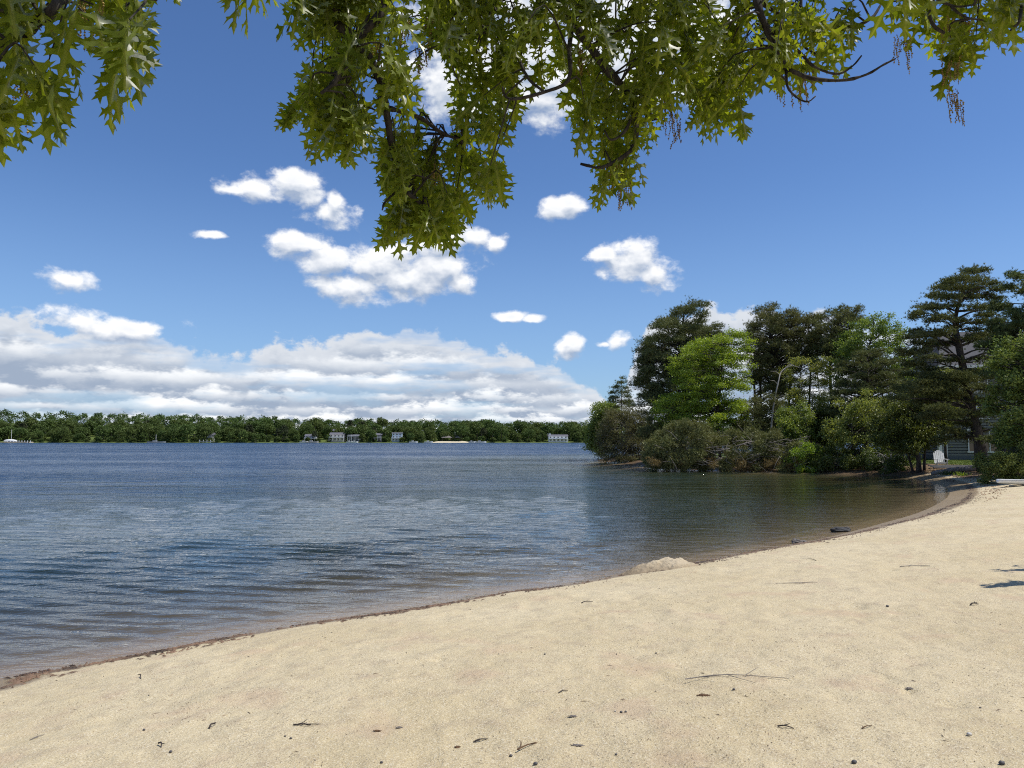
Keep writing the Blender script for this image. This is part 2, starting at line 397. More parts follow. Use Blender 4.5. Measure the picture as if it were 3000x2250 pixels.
def ground_mat():
    m, t = mat('sand_and_soil')
    co = t.new('ShaderNodeTexCoord').outputs['Object']
    sd = t.attr('sd'); grass = t.attr('grass'); litter = t.attr('litter')
    big = t.noise(co, .55, 4, .6); med = t.noise(co, 5.0, 5, .62)
    grain = t.noise(co, 240, 3, .7); grain2 = t.noise(co, 90, 4, .75)
    c = t.mix(t.mr(big, .35, .65), C4((.55, .45, .268)), C4((.615, .515, .325)))
    c = t.mix(t.mr(med, .48, .72, 0, .50), c, C4((.39, .305, .205)))
    # grains, pale and dark
    c = t.mix(t.mr(grain2, .53, .64, 0, .75), c, C4((.80, .73, .58)))
    c = t.mix(t.mr(grain2, .46, .36, 0, .60), c, C4((.27, .205, .13)))
    gv = t.new('ShaderNodeTexVoronoi', {'Vector': co, 'Scale': 42.0, 'Randomness': 1.0})
    dots = t.m('MULTIPLY', t.mr(gv.outputs['Distance'], .27, .17), t.mr(t.sep(gv.outputs['Color'])[0], .72, .80))
    coarse = t.mr(t.m('MULTIPLY_ADD', t.m('SUBTRACT', big, .5), 5.0, sd), 2.5, 6.5)
    c = t.mix(t.m('MULTIPLY', t.mr(grain, .5, .64), t.m('MULTIPLY', coarse, .45)), c, C4((.25, .18, .12)))
    c = t.mix(t.m('MULTIPLY', dots, t.m('MULTIPLY', coarse, .7)), c, C4((.10, .085, .07)))
    gv2 = t.new('ShaderNodeTexVoronoi', {'Vector': co, 'Scale': 95.0, 'Randomness': 1.0})
    dots2 = t.m('MULTIPLY', t.mr(gv2.outputs['Distance'], .36, .2), t.mr(t.sep(gv2.outputs['Color'])[1], .70, .8))
    c = t.mix(t.m('MULTIPLY', dots2, .65), c, C4((.16, .13, .10)))
    pink = t.mr(t.noise(co, 1.7, 3), .55, .72, 0, .35)
    c = t.mix(pink, c, C4((.49, .34, .24)))
    # litter of bark and needles lying in drifts
    dr = t.noise(t.vm('MULTIPLY', co, (1, 1, 1)), 22, 5, .8)
    c = t.mix(t.m('MULTIPLY', t.mr(dr, .56, .68), t.mr(t.noise(co, 1.1, 3), .42, .62, 0, .70)), c, C4((.20, .15, .105)))
    # wet strip along the waterline
    wob = t.m('MULTIPLY', t.m('SUBTRACT', t.noise(co, 3.0, 4, .6), .5), .35)
    sdw = t.m('ADD', sd, wob)
    wet = t.mr(t.m('SUBTRACT', sdw, t.attr('rim')), .55, .36)
    c = t.mix(wet, c, t.mix(1.0, c, C4((.50, .45, .41)), 'MULTIPLY'))
    # lake bed, darker and browner with algae
    bedc = t.mix(t.noise(co, 1.4, 5, .65), C4((.09, .07, .035)), C4((.24, .19, .11)))
    c = t.mix(t.mr(sd, -.2, -1.6), c, bedc)
    lit = t.mix(t.noise(co, 3.5, 5, .7), C4((.055, .038, .022)), C4((.19, .125, .07)))
    c = t.mix(t.mr(t.m('ADD', litter, t.m('MULTIPLY', t.m('SUBTRACT', med, .5), .8)), .35, .65), c, lit)
    gr = t.mix(t.noise(co, 2.2, 5, .7), C4((.045, .085, .018)), C4((.16, .19, .05)))
    c = t.mix(t.mr(t.m('ADD', grass, t.m('MULTIPLY', t.m('SUBTRACT', med, .5), .8)), .35, .65), c, gr)
    b = t.new('ShaderNodeBsdfPrincipled', {'Base Color': c, 'Roughness': t.m('MULTIPLY_ADD', wet, -.45, .92), 'Specular IOR Level': t.m('MULTIPLY_ADD', wet, .3, .15)})
    hgt = t.m('ADD', t.m('MULTIPLY', grain2, .009), t.m('ADD', t.m('MULTIPLY', med, .028), t.m('MULTIPLY', t.noise(co, 26, 4, .7), .012)))
    t.put(b.inputs['Normal'], t.new('ShaderNodeBump', {'Strength': .9, 'Distance': 1.0, 'Height': hgt}))
    out(t, b); return m

def polar(dists, azs):
    d, a = np.meshgrid(dists, azs, indexing='ij')
    X = d*np.tan(a) if False else d*np.sin(a); Y = d*np.cos(a)
    n, k = d.shape; i = np.arange((n-1)*k).reshape(n-1, k)[:, :-1]
    return X, Y, np.stack([i, i+1, i+k+1, i+k], -1).reshape(-1, 4)
def azgrid(fine, half=R(38)):
    a = np.linspace(-half, half, fine)
    side = np.linspace(half, math.pi, 60)[1:]
    return np.concatenate([-side[::-1], a, side])
def build_ground():
    ds = np.concatenate([[.02, .5, 1, 1.5, 2, 2.5, 3], np.geomspace(3.3, 14, 330), np.geomspace(14, 110, 260)[1:], np.geomspace(110, 1100, 110)[1:], [1800, 3500, 5000]])
    X, Y, F_ = polar(ds, azgrid(560))
    sd = lake_sd(X, Y); Z = height(X, Y, sd)
    far = sst(Y, 30, 37)*(sd > 0)
    grass = np.clip(sst(sd, 5.5, 7.5)*sst(Y, 38.0, 42.5)*sst(X, 15, 20), 0, 1)*.8
    litter = np.clip(np.where(Y > 47, sst(sd, -.8, .0), sst(sd, .6, 1.9))*np.maximum(sst(Y, 44, 50)*(1-sst(X, 24, 30)), sst(Y, 37, 41)*.62) , 0, 1)
    grass = np.maximum(grass, sst(Y, 300, 400)*.75)
    o = mesh_np('ground', np.stack([X, Y, Z], -1), F_, ground_mat(), smooth=True,
                attrs={'rim': (.6*sst(Y, 14, 27)).ravel(), 'sd': sd.ravel(), 'grass': grass.ravel(), 'litter': litter.ravel()})
    tag(o, kind='structure')
build_ground()

# ------------------------------------------------------------------ water
def water_mat():
    m, t = mat('lake_water')
    co = t.new('ShaderNodeTexCoord').outputs['Object']
    dep = t.attr('depth'); far = t.attr('far'); lee = t.attr('lee')
    v = t.vm('MULTIPLY', co, (.36, 1.0, 1))
    big = t.noise(t.vm('MULTIPLY', co, (.02, .055, 1)), 1.0, 3)        # cat's paws
    n1 = t.noise(v, 2.6, 4, .55, dist=.4); n2 = t.noise(t.vm('MULTIPLY', co, (.8, 1.5, 1)), 9.0, 3, .6)
    n3 = t.noise(t.vm('MULTIPLY', co, (.4, 1.0, 1)), .55, 3, .5)
    amp = t.m('MULTIPLY', t.mr(big, .3, .7, .45, 1.25), t.m('MULTIPLY_ADD', lee, -.72, 1.0))
    far2 = t.attr('far2'); n4 = t.noise(t.vm('MULTIPLY', co, (.35, 1.0, 1)), .17, 3, .6)
    h = t.m('ADD', t.m('MULTIPLY_ADD', t.m('MULTIPLY', n4, far2), 3.2, t.m('MULTIPLY', n1, t.m('MULTIPLY_ADD', far, .145, .055))), t.m('ADD', t.m('MULTIPLY', n2, .017), t.m('MULTIPLY', t.m('MULTIPLY', n3, far), 1.2)))
    bump = t.new('ShaderNodeBump', {'Strength': 1.0, 'Distance': 1.0, 'Height': t.m('MULTIPLY', h, amp)})
    fr = t.new('ShaderNodeFresnel', {'IOR': 1.333, 'Normal': bump.outputs[0]})
    body = t.mix(t.mr(dep, .6, 4.0), C4((.024, .036, .018)), C4((.010, .036, .085)))
    df = t.new('ShaderNodeBsdfDiffuse', {'Color': body})
    tr = t.new('ShaderNodeBsdfTransparent', {'Color': t.mix(t.mr(dep, 0, .7), C4((1, 1, 1)), C4((.80, .78, .55)))})
    op = t.m('SUBTRACT', 1.0, t.m('EXPONENT', t.m('MULTIPLY', dep, -1.5)))
    under = t.new('ShaderNodeMixShader', {0: op, 1: tr.outputs[0], 2: df.outputs[0]})
    gl = t.new('ShaderNodeBsdfGlossy', {'Color': (1, 1, 1, 1), 'Roughness': t.m('MULTIPLY_ADD', far, .12, .022), 'Normal': bump.outputs[0]})
    mx = t.new('ShaderNodeMixShader', {0: fr.outputs[0], 1: under.outputs[0], 2: gl.outputs[0]})
    out(t, mx); return m
def build_water():
    ds = np.concatenate([np.geomspace(4.5, 85, 640), np.geomspace(85, 1300, 90)[1:]])
    X, Y, F_ = polar(ds, azgrid(440))
    sd = lake_sd(X, Y); D = np.hypot(X, Y)
    Z = np.zeros_like(X); g = np.random.default_rng(5)
    lee = sst(X*1.0 - .30*Y, -4, 6)*(1-sst(Y, 60, 110))
    sp_ = D*.0047 + .02
    shoal = sst(-sd, 0, 1.8)
    for k in range(60):
        lam = .13*(.80/.13)**(g.random()**1.05); ph = g.random()*6.28
        th = R(-99) + g.normal(0, R(10)); kk = 2*np.pi/lam
        a = .0064*lam**1.0 * g.uniform(.6, 1.4)
        att = sst(lam/sp_, 3, 6)
        arg = kk*(X*math.cos(th)+Y*math.sin(th)) + ph + 1.3*fbm(X*.13+k, Y*.13, 60+k % 5, 2)
        Z += a*att*(np.sin(arg) + .22*np.sin(2*arg+1.2))
    gust = .85 + .55*(fbm(X*.12, Y*.3, 91, 3))
    Z *= shoal*(1-.72*lee)*(1-sst(D, 55, 80))*np.clip(gust, .3, 1.6)
    # little shore lines of swash
    Z += .004*np.sin(-sd*2*np.pi/.42+1.5*fbm(X*.7, Y*.7, 5, 2))*np.exp(-((sd+.7)/.6)**2)
    dep = np.maximum(-height(X, Y, sd), 0)
    keep = (sd < 2.5).ravel()
    F_ = F_[keep[F_].all(1)]
    o = mesh_np('water', np.stack([X, Y, Z], -1), F_, water_mat(), smooth=True,
                attrs={'depth': dep.ravel(), 'far': sst(D, 20, 75).ravel(), 'lee': lee.ravel(), 'far2': sst(D, 60, 200).ravel()})
    tag(o, kind='structure')
build_water()

# ------------------------------------------------------------------ vegetation builders
def unit(v): return v / (np.linalg.norm(v, axis=-1, keepdims=True) + 1e-9)
def leaf_quads(C, size, g, up=.55, aspect=.6):
    n = len(C); s = size * g.uniform(.6, 1.25, n)[:, None]
    nrm = unit(g.standard_normal((n, 3)) + np.array([0, 0, up]))
    a = unit(np.cross(nrm, g.standard_normal((n, 3)))); b = np.cross(nrm, a)
    fold = nrm * s * .16
    V = np.stack([C - a*s*.5, C + b*s*.5*aspect - fold, C + a*s*.5, C - b*s*.5*aspect - fold], 1).reshape(-1, 3)
    return V, np.arange(n*4).reshape(-1, 4)
def tufts(C, Dr, L, w, k, g, spread=.75):
    n = len(C); c = np.repeat(C, k, 0); d = unit(np.repeat(Dr, k, 0) + g.standard_normal((n*k, 3))*spread)
    l = L * g.uniform(.6, 1.15, n*k)[:, None]
    s = unit(np.cross(d, g.standard_normal((n*k, 3)))) * w * .5
    V = np.stack([c - s, c + s, c + d*l + s*.35], 1).reshape(-1, 3)
    return V, np.arange(n*k*3).reshape(-1, 3)
def lobe_points(lobes, n_per, g, shell=.5, bottom=0.0):
    """points and outward directions; lobes rows = x y z rx ry rz"""
    C, Dd = [], []
    vol = lobes[:, 3]*lobes[:, 5]; w = vol/vol.mean()
    for L, ww in zip(lobes, w):
        n = max(6, int(n_per*ww)); d = unit(g.standard_normal((n, 3)))
        if bottom: d[:, 2] = np.where((d[:, 2] < 0) & (g.random(n) < bottom), -d[:, 2], d[:, 2])
        # ragged surface: radius depends on direction
        ph = g.random(6)*6.28
        rag = 1 + .22*np.sin(d[:, 0]*5+ph[0]) * np.sin(d[:, 1]*4+ph[1]) + .15*np.sin(d[:, 2]*7+ph[2]+d[:, 0]*3)
        r = g.random(n)**shell * rag * np.where(g.random(n) < .16, g.uniform(1.0, 1.75, n), 1.0)
        C.append(L[:3] + d*r[:, None]*L[3:6]); Dd.append(d)
    return np.concatenate(C), np.concatenate(Dd)
def in_poly(poly, x, y):
    ins = False
    for (x0, y0), (x1, y1) in zip(poly, poly[1:]+poly[:1]):
        if (y0 > y) != (y1 > y) and x < (y-y0)*(x1-x0)/(y1-y0)+x0: ins = not ins
    return ins
def poly_lobes(poly, D, n, rpx, flat, g, depth=None, layers=0):
    """fill an outline standing D metres away with n leaf masses spread in depth"""
    xs = [p[0] for p in poly]; ys = [p[1] for p in poly]; cxx = sum(xs)/len(xs)
    half = (max(xs)-min(xs))/2*D/F; depth = depth or half*.8; L = []; tries = 0
    while len(L) < n and tries < 20000:
        tries += 1
        x, y = g.uniform(min(xs), max(xs)), g.uniform(min(ys), max(ys))
        if layers: y = min(ys) + (round((y-min(ys))/layers))*layers + g.normal(0, layers*.13)
        if not in_poly(poly, x, y): continue
        if any(((x-q[6])/rpx)**2+((y-q[7])/(rpx*flat))**2 < .20 and g.random() < .75 for q in L): continue
        off = max(0, 1-((x-cxx)*D/F/half)**2)**.5
        p = P(x, y, D); r = rpx*D/F*g.uniform(.7, 1.3)
        L.append([p[0], p[1]+g.uniform(-1, 1)*depth*off, p[2], r, r*.95, r*flat, x, y])
    return np.array(L)[:, :6]
def limb_mesh(mb, trunk, tr, lobes, g, thick=.06, every=1, rise=.35, n=5):
    """limbs from the trunk line out to the leaf masses"""
    T = smoothline(trunk, 40); rr = np.interp(np.linspace(0, 1, 40), np.linspace(0, 1, len(tr)), tr)
    for L in lobes[::every]:
        c = L[:3]; hd = np.linalg.norm((T-c)[:, :2], axis=1)
        want = c[2] - rise*hd; i = int(np.argmin(np.abs(T[:, 2]-want) + .15*hd)); i = min(max(i, 6), 38)
        a = T[i]; r0 = min(thick*g.uniform(.7, 1.2), rr[i]*.6)
        mid = (a+c)/2 + np.array([0, 0, .08*np.linalg.norm(c-a)]) + g.standard_normal(3)*.07*np.linalg.norm(c-a)
        mb.tube(smoothline([a, mid, c], 7), np.linspace(r0, .012, 7), n, cap=False)
        for _ in range(3):
            e = c + g.standard_normal(3)*L[3:6]*.55
            mb.tube([mid*.4+c*.6, (c+e)/2+g.standard_normal(3)*.05, e], [r0*.35, .012, .006], 3, cap=False)
def tree(name, label, cat, base, trunk, radii, lobes, kind, fol, bark, seed, n_per=150, group=None, leaf=.13, thick=.06,
         shell=.5, extra=None, limb_every=1, rise=.35, up=.55, blades=9, bare=0):
    g = np.random.default_rng(seed); base = np.array(base, float)
    n_per *= 1.7 if kind == 'leaf' else 1.35; leaf *= 1.15 if kind == 'leaf' else 1.0
    e = empty(name, base, label, cat, group)
    tk = MB(); tp = smoothline(trunk, 16) - base
    rr = np.interp(np.linspace(0, 1, 16), np.linspace(0, 1, len(radii)), radii)
    tk.tube(tp, rr, 9, rough=.06, g=g)
    for q in (extra or []):
        qq = smoothline(q[0], 12) - base
        tk.tube(qq, np.linspace(q[1], q[2], 12), 7, rough=.05, g=g)
    lb = lobes.copy(); lb[:, :3] -= base
    if kind == 'pine': lb[:, 5] *= 1.15
    tk.build('trunk', M[bark], e, smooth=True)
    br = MB(); limb_mesh(br, tp, rr, lb, g, thick, limb_every, rise)
    for _ in range(bare):      # short dead stubs on the lower trunk
        i = g.integers(3, 12); a = tp[i]; d = unit(g.standard_normal(3)*np.array([1, 1, .25]))
        br.tube([a, a+d*.5+[0, 0, .05], a+d*g.uniform(.8, 1.6)], [.022, .014, .006], 4, cap=False)
    br.build('branches', M[bark], e, smooth=True)
    if kind == 'pine':
        C, Dd = lobe_points(lb, n_per, g, shell, bottom=.75)
        V, F_ = tufts(C, unit(Dd*.6+np.array([0, 0, .65])), leaf, .028, blades, g)
    else:
        C, Dd = lobe_points(lb, n_per, g, shell)
        C = np.repeat(C, 3, 0) + g.standard_normal((len(C)*3, 3))*leaf*.75
        V, F_ = leaf_quads(C, leaf, g, up)
    mesh_np('crown', V, F_, M[fol], e)
    return e
def gbase(px, py=None, D=None):
    """base of a plant: seen at the pixel, or straight below pixel column at distance D"""
    if D is None: return G(px, py)
    p = P(px, 1287, D); return np.array([p[0], p[1], gz(p[0], p[1])])
def PP(lst, D): return [P(x, y, D) for x, y in lst]

# ------------------------------------------------------------------ trees on the point and by the house
def plant_point():
    GR = 'trees on the wooded point across the cove'
    g = np.random.default_rng(21)
    def T(name, label, D, bpx, trunk_px, radii, poly, n, rpx, flat, kind, fol, bark='bark', seed=1, layers=0, extra=None, depth=None, lobes=None, **kw):
        b = gbase(bpx, D=D) - np.array([0, 0, .08])
        tr = [b] + PP(trunk_px, D)
        L = lobes if lobes is not None else poly_lobes(poly, D, n, rpx, flat, np.random.default_rng(seed+100), depth, layers)
        ex = [([gbase(q[0], D=D+q[4])-np.array([0, 0, .08])] + PP(q[1], D+q[4]), q[2], q[3]) for q in (extra or [])]
        return tree(name, label, 'tree', b, tr, radii, L, kind, fol, bark, seed, group=GR, extra=ex, **kw)
    T('pine_tree', 'tall dense dark pine at the left end of the wooded point', 69, 2000, [(2004, 1150), (1996, 1040), (2000, 960), (2005, 900)], [.24, .20, .15, .09, .03],
      [(1998, 892), (2046, 896), (2062, 940), (2102, 958), (2118, 1010), (2110, 1110), (2090, 1200), (1960, 1235), (1880, 1205), (1862, 1120), (1872, 1062), (1892, 1000), (1918, 950), (1972, 930)],
      310, 22, .62, 'pine', 'pine', seed=2, n_per=85, leaf=.22)
    T('pine_tree', 'dark pine with bare lower trunks and a pointed top, middle of the wooded point', 66, 2270, [(2268, 1150), (2262, 1040), (2256, 960), (2258, 895)], [.17, .15, .12, .08, .03],
      [(2240, 900), (2262, 890), (2278, 925), (2340, 915), (2375, 940), (2380, 1010), (2365, 1080), (2300, 1110), (2290, 1160), (2240, 1150), (2220, 1090), (2182, 1040), (2188, 960), (2215, 940)],
      230, 20, .62, 'pine', 'pine', seed=3, n_per=55, leaf=.22, bare=14, depth=2.4, extra=[(2232, [(2228, 1150), (2222, 1020)], .13, .05, 1.5), (2308, [(2312, 1180), (2318, 1060), (2330, 960)], .14, .04, -1.2)])
    T('pine_tree', 'pine with broad flat top and thin open trunk, right of the pointed pine', 64, 2438, [(2436, 1180), (2432, 1060), (2446, 960), (2462, 912)], [.15, .13, .11, .07, .03],
      [(2400, 925), (2450, 902), (2505, 905), (2525, 960), (2505, 1040), (2470, 1090), (2430, 1060), (2385, 1100), (2372, 1000), (2378, 950)],
      150, 19, .6, 'pine', 'pine', seed=4, n_per=48, leaf=.22, bare=16, depth=2.2, extra=[(2370, [(2372, 1150), (2380, 1030), (2392, 960)], .11, .04, 2)])
    T('maple_tree', 'bright green layered leafy tree in front of the tall dark pine', 61, 2110, [(2102, 1220), (2112, 1120), (2120, 1030), (2145, 965)], [.13, .11, .09, .06, .02],
      [(2145, 960), (2185, 975), (2200, 1050), (2195, 1130), (2170, 1200), (2080, 1260), (1960, 1265), (1912, 1215), (1935, 1170), (1990, 1120), (1965, 1060), (2020, 1010), (2090, 985)],
      230, 21, .34, 'leaf', 'maple', seed=5, n_per=42, leaf=.12, layers=22, depth=2.2, thick=.035, rise=.1, up=1.1, extra=[(2085, [(2080, 1250), (2050, 1180)], .06, .02, .6)])
    T('maple_tree', 'slender green leafy tree with two spiky tops, right of the pines', 60, 2540, [(2536, 1200), (2530, 1080), (2555, 980), (2562, 920)], [.12, .10, .08, .05, .015],
      [(2552, 918), (2575, 930), (2580, 985), (2600, 920), (2625, 950), (2632, 1010), (2662, 1060), (2660, 1110), (2610, 1130), (2500, 1140), (2440, 1120), (2455, 1030), (2490, 960)],
      150, 16, .6, 'leaf', 'leaf', seed=6, n_per=28, leaf=.13, thick=.035, extra=[(2580, [(2585, 1150), (2602, 1020), (2606, 930)], .07, .015, .8), (2470, [(2462, 1160), (2480, 1040)], .05, .015, -.5)])
    T('maple_tree', 'thin yellow green sapling crown between the two pine groups', 62, 2330, [(2335, 1250), (2342, 1130), (2350, 1060)], [.07, .06, .04, .012],
      [(2300, 1060), (2345, 1050), (2372, 1090), (2395, 1040), (2430, 1080), (2435, 1180), (2410, 1260), (2330, 1270), (2290, 1200), (2310, 1130)],
      90, 17, .5, 'leaf', 'leafy', seed=7, n_per=26, leaf=.12, thick=.025)
    T('pine_tree', 'thin half-bare pine standing behind the curved white trunk', 78, 2210, [(2212, 1180), (2208, 1080), (2215, 1000)], [.14, .12, .09, .03],
      [(2180, 1000), (2260, 1010), (2300, 1100), (2340, 1090), (2420, 1110), (2450, 1180), (2420, 1250), (2300, 1240), (2200, 1250), (2160, 1180), (2170, 1080)],
      90, 19, .42, 'pine', 'pine', seed=17, n_per=34, leaf=.22, bare=12, depth=2.5, extra=[(2400, [(2402, 1200), (2396, 1100)], .12, .03, 1)])
    T('pine_tree', 'low olive pine with drooping boughs in front of the spiky leafy tree', 57, 2535, [(2538, 1240), (2540, 1130), (2545, 1030)], [.15, .12, .09, .03],
      [(2530, 1020), (2580, 1040), (2640, 1060), (2660, 1110), (2640, 1190), (2620, 1280), (2520, 1300), (2430, 1270), (2425, 1190), (2470, 1120), (2490, 1060)],
      220, 20, .45, 'pine', 'pine', seed=8, n_per=50, leaf=.2, layers=22, depth=2.2)
    T('oak_tree', 'leafy yellow green small tree on the shore below the low olive pine', 54, 2505, [(2500, 1330), (2495, 1260), (2510, 1200)], [.09, .08, .05, .02],
      [(2440, 1180), (2520, 1150), (2600, 1190), (2640, 1240), (2610, 1330), (2540, 1350), (2460, 1330), (2420, 1270)],
      90, 18, .6, 'leaf', 'leafy', seed=9, n_per=28, leaf=.13, thick=.03)
    T('oak_tree', 'dark many-stemmed small tree left of the white garden chair', 48.5, 2692, [(2688, 1330), (2676, 1270), (2690, 1200)], [.14, .12, .09, .04],
      [(2610, 1180), (2680, 1130), (2760, 1150), (2790, 1210), (2760, 1280), (2700, 1310), (2620, 1320), (2560, 1290), (2570, 1230)],
      130, 21, .55, 'leaf', 'shade', seed=10, n_per=38, leaf=.13, extra=[(2672, [(2660, 1330), (2640, 1270)], .09, .03, .3), (2704, [(2712, 1310), (2735, 1230)], .10, .03, .5), (2683, [(2690, 1310), (2700, 1240)], .08, .03, -.4)])
    T('oak_tree', 'sunlit green leafy tree behind the leaning pine, left of the grey house', 54, 2770, [(2765, 1250), (2760, 1180), (2770, 1120)], [.10, .08, .05, .02],
      [(2640, 1140), (2700, 1110), (2770, 1080), (2820, 1120), (2830, 1180), (2790, 1230), (2700, 1240), (2640, 1210)],
      80, 19, .5, 'leaf', 'leafy', seed=11, n_per=28, leaf=.13, thick=.03)
    # leaning big pine, plates of needles placed one by one
    D = 44
    plates = [(2846, 800, 34, 11), (2880, 796, 26, 9), (2822, 822, 38, 12), (2862, 826, 40, 12), (2780, 830, 26, 10), (2758, 846, 34, 11), (2800, 850, 40, 12), (2850, 852, 44, 12), (2745, 868, 26, 9), (2905, 835, 34, 10), (2925, 852, 34, 10),
              (2880, 872, 40, 11), (2830, 876, 40, 11), (2780, 876, 34, 10), (2730, 872, 20, 8), (2920, 878, 30, 9), (2715, 904, 38, 12), (2690, 924, 30, 11), (2672, 934, 18, 8), (2740, 906, 34, 10), (2790, 900, 28, 8), (2868, 904, 38, 10), (2910, 906, 42, 11), (2890, 928, 40, 10),
              (2760, 934, 34, 9), (2730, 942, 24, 8), (2810, 945, 28, 8), (2870, 948, 36, 9), (2920, 944, 34, 10), (2690, 976, 30, 10), (2670, 992, 26, 9), (2715, 988, 40, 11), (2760, 978, 40, 10), (2795, 962, 30, 8), (2850, 970, 32, 8), (2890, 986, 44, 11),
              (2850, 996, 40, 9), (2700, 1010, 40, 10), (2740, 1016, 44, 9), (2780, 1008, 36, 9), (2920, 1000, 30, 10), (2660, 1040, 34, 9), (2690, 1034, 36, 9), (2640, 1030, 20, 7), (2730, 1050, 36, 8), (2680, 1072, 44, 11), (2720, 1085, 40, 10), (2660, 1100, 36, 10),
              (2760, 1110, 40, 11), (2700, 1125, 44, 11), (2650, 1145, 40, 11), (2630, 1170, 30, 9), (2740, 1150, 36, 10), (2850, 1095, 50, 12), (2890, 1110, 44, 12), (2830, 1120, 44, 11), (2870, 1140, 40, 11), (2790, 1160, 44, 12),
              (2830, 1172, 34, 10), (2880, 1180, 44, 12), (2920, 1150, 44, 12), (2930, 1090, 44, 12), (2900, 1215, 40, 11), (2840, 1220, 44, 12), (2930, 1200, 40, 12), (2900, 1290, 34, 11), (2950, 1250, 40, 12), (2940, 1300, 36, 11), (2830, 1245, 36, 10), (2960, 1040, 40, 12), (2930, 1030, 40, 10), (2730, 1180, 44, 14), (2690, 1150, 44, 14), (2760, 1140, 44, 14), (2810, 1110, 44, 14), (2730, 1110, 44, 13), (2870, 1055, 34, 9), (2780, 1060, 40, 11), (2750, 1200, 40, 11), (2720, 1225, 36, 11), (2790, 1215, 36, 10), (2790, 1270, 40, 12), (2830, 1285, 40, 11), (2760, 1290, 28, 9), (2870, 1265, 26, 9), (2700, 1180, 30, 10)]
    gg = np.random.default_rng(5); L = []
    for (x, y, rx, ry) in plates:
        p = P(x, y, D + gg.uniform(-1.6, 1.6)); L.append([p[0], p[1], p[2], rx*D/F, rx*.85*D/F, ry*D/F*gg.uniform(1.0, 1.55)])
    T('pine_tree', 'large leaning pine with flat plates of needles in front of the grey house', D, 2878, [(2868, 1290), (2846, 1198), (2822, 1080), (2806, 1000), (2798, 939), (2815, 870), (2834, 820)],
      [.36, .30, .26, .22, .18, .13, .08, .03], None, 0, 0, 0, 'pine', 'pine', seed=12, lobes=np.array(L), n_per=210, leaf=.15, thick=.075, shell=.45, rise=.12)
    T('pine_tree', 'dark pine cut off by the right edge of the picture', 39, 3062, [(3060, 1200), (3050, 1000), (3040, 850), (3030, 760)], [.26, .22, .17, .1, .03],
      [(2985, 795), (3060, 770), (3150, 850), (3180, 1000), (3160, 1150), (3000, 1150), (2945, 1090), (2975, 1040), (2935, 1000), (2925, 960), (2960, 930), (2975, 870)],
      210, 25, .5, 'pine', 'pine2', seed=13, n_per=90, leaf=.17, depth=2.4)
    T('oak_tree', 'leafy oak with pale glossy leaves at the right edge beside the grey house', 35, 3040, [(3035, 1250), (3020, 1100), (3010, 1000)], [.14, .12, .08, .03],
      [(2925, 1000), (2985, 975), (3080, 960), (3150, 1050), (3150, 1250), (3060, 1330), (2985, 1345), (2930, 1290), (2960, 1200), (2915, 1130), (2955, 1080), (2905, 1045)],
      140, 21, .55, 'leaf', 'laurel', seed=14, n_per=36, leaf=.13, depth=1.7)
    T('pine_tree', 'small pale wispy pine sapling at the left tip of the point', 82, 1822, [(1820, 1190), (1822, 1140), (1818, 1098)], [.06, .045, .03, .01],
      [(1816, 1096), (1828, 1120), (1850, 1150), (1856, 1190), (1830, 1215), (1798, 1190), (1786, 1160), (1806, 1130)],
      26, 13, .5, 'pine', 'pine2', seed=15, n_per=38, leaf=.24, thick=.02, layers=14)
    # shrubs and low growth
    GS = 'shrubs along the shore of the point'
    def B(name, label, D, bpx, poly, n, rpx, flat, kind, fol, seed, n_per=60, leaf=.12, bark='palebark', depth=None, stems=5, cat='shrub', **kw):
        b = gbase(bpx, D=D) - np.array([0, 0, .06]); cxm = sum(p[0] for p in poly)/len(poly); ytop = min(p[1] for p in poly)
        L = poly_lobes(poly, D, int(n*1.9), rpx*.72, flat, np.random.default_rng(seed+300), depth); n_per *= .55
        gg = np.random.default_rng(seed)
        w = (max(p[0] for p in poly)-min(p[0] for p in poly))*.28
        ex = []
        for k in range(stems):
            x = bpx + gg.uniform(-w, w)
            ex.append(([gbase(x*.4+bpx*.6, D=D)-np.array([0, 0, .06])] + PP([(x, (ytop+1350)/2), (x+gg.uniform(-30, 30), ytop+25)], D), .035, .008))
        return tree(name, label, cat, b, [b]+PP([(bpx, (ytop+1340)/2), (cxm, ytop+30)], D), [.05, .03, .01], L, kind, fol, bark, seed, n_per=n_per, group=GS, leaf=leaf, extra=ex, thick=.02, **kw)
    B('shrub', 'light green leafy shrub overhanging the water at the left tip of the point', 85.5, 1772,
      [(1770, 1175), (1802, 1180), (1815, 1230), (1800, 1300), (1760, 1330), (1728, 1310), (1722, 1260), (1740, 1200)], 60, 22, .7, 'leaf', 'leafy', 31, 80, .17)
    B('shrub', 'grey brown twiggy bush with thin grey stems beside the left tip', 77, 1850,
      [(1790, 1205), (1850, 1195), (1890, 1215), (1905, 1270), (1900, 1345), (1830, 1356), (1770, 1352), (1755, 1300), (1765, 1240)], 95, 23, .8, 'pine', 'olive', 32, 75, .2, stems=12)
    B('shrub', 'bright yellow green sapling behind the fallen pine', 62, 2140,
      [(2100, 1190), (2150, 1185), (2185, 1220), (2200, 1280), (2160, 1310), (2100, 1300), (2080, 1240)], 34, 20, .6, 'leaf', 'maple', 33, 55, .12)
    B('shrub', 'green maple sapling right of the curved white trunk', 58, 2330,
      [(2300, 1190), (2350, 1180), (2390, 1230), (2380, 1300), (2330, 1330), (2280, 1310), (2275, 1240)], 40, 22, .6, 'leaf', 'leaf', 34, 60, .13)
    B('shrub', 'round bright green bush at the root end of the fallen trunk', 55, 2330,
      [(2310, 1320), (2350, 1300), (2400, 1315), (2420, 1350), (2380, 1378), (2320, 1375)], 22, 20, .7, 'leaf', 'maple', 35, 70, .1, stems=2)
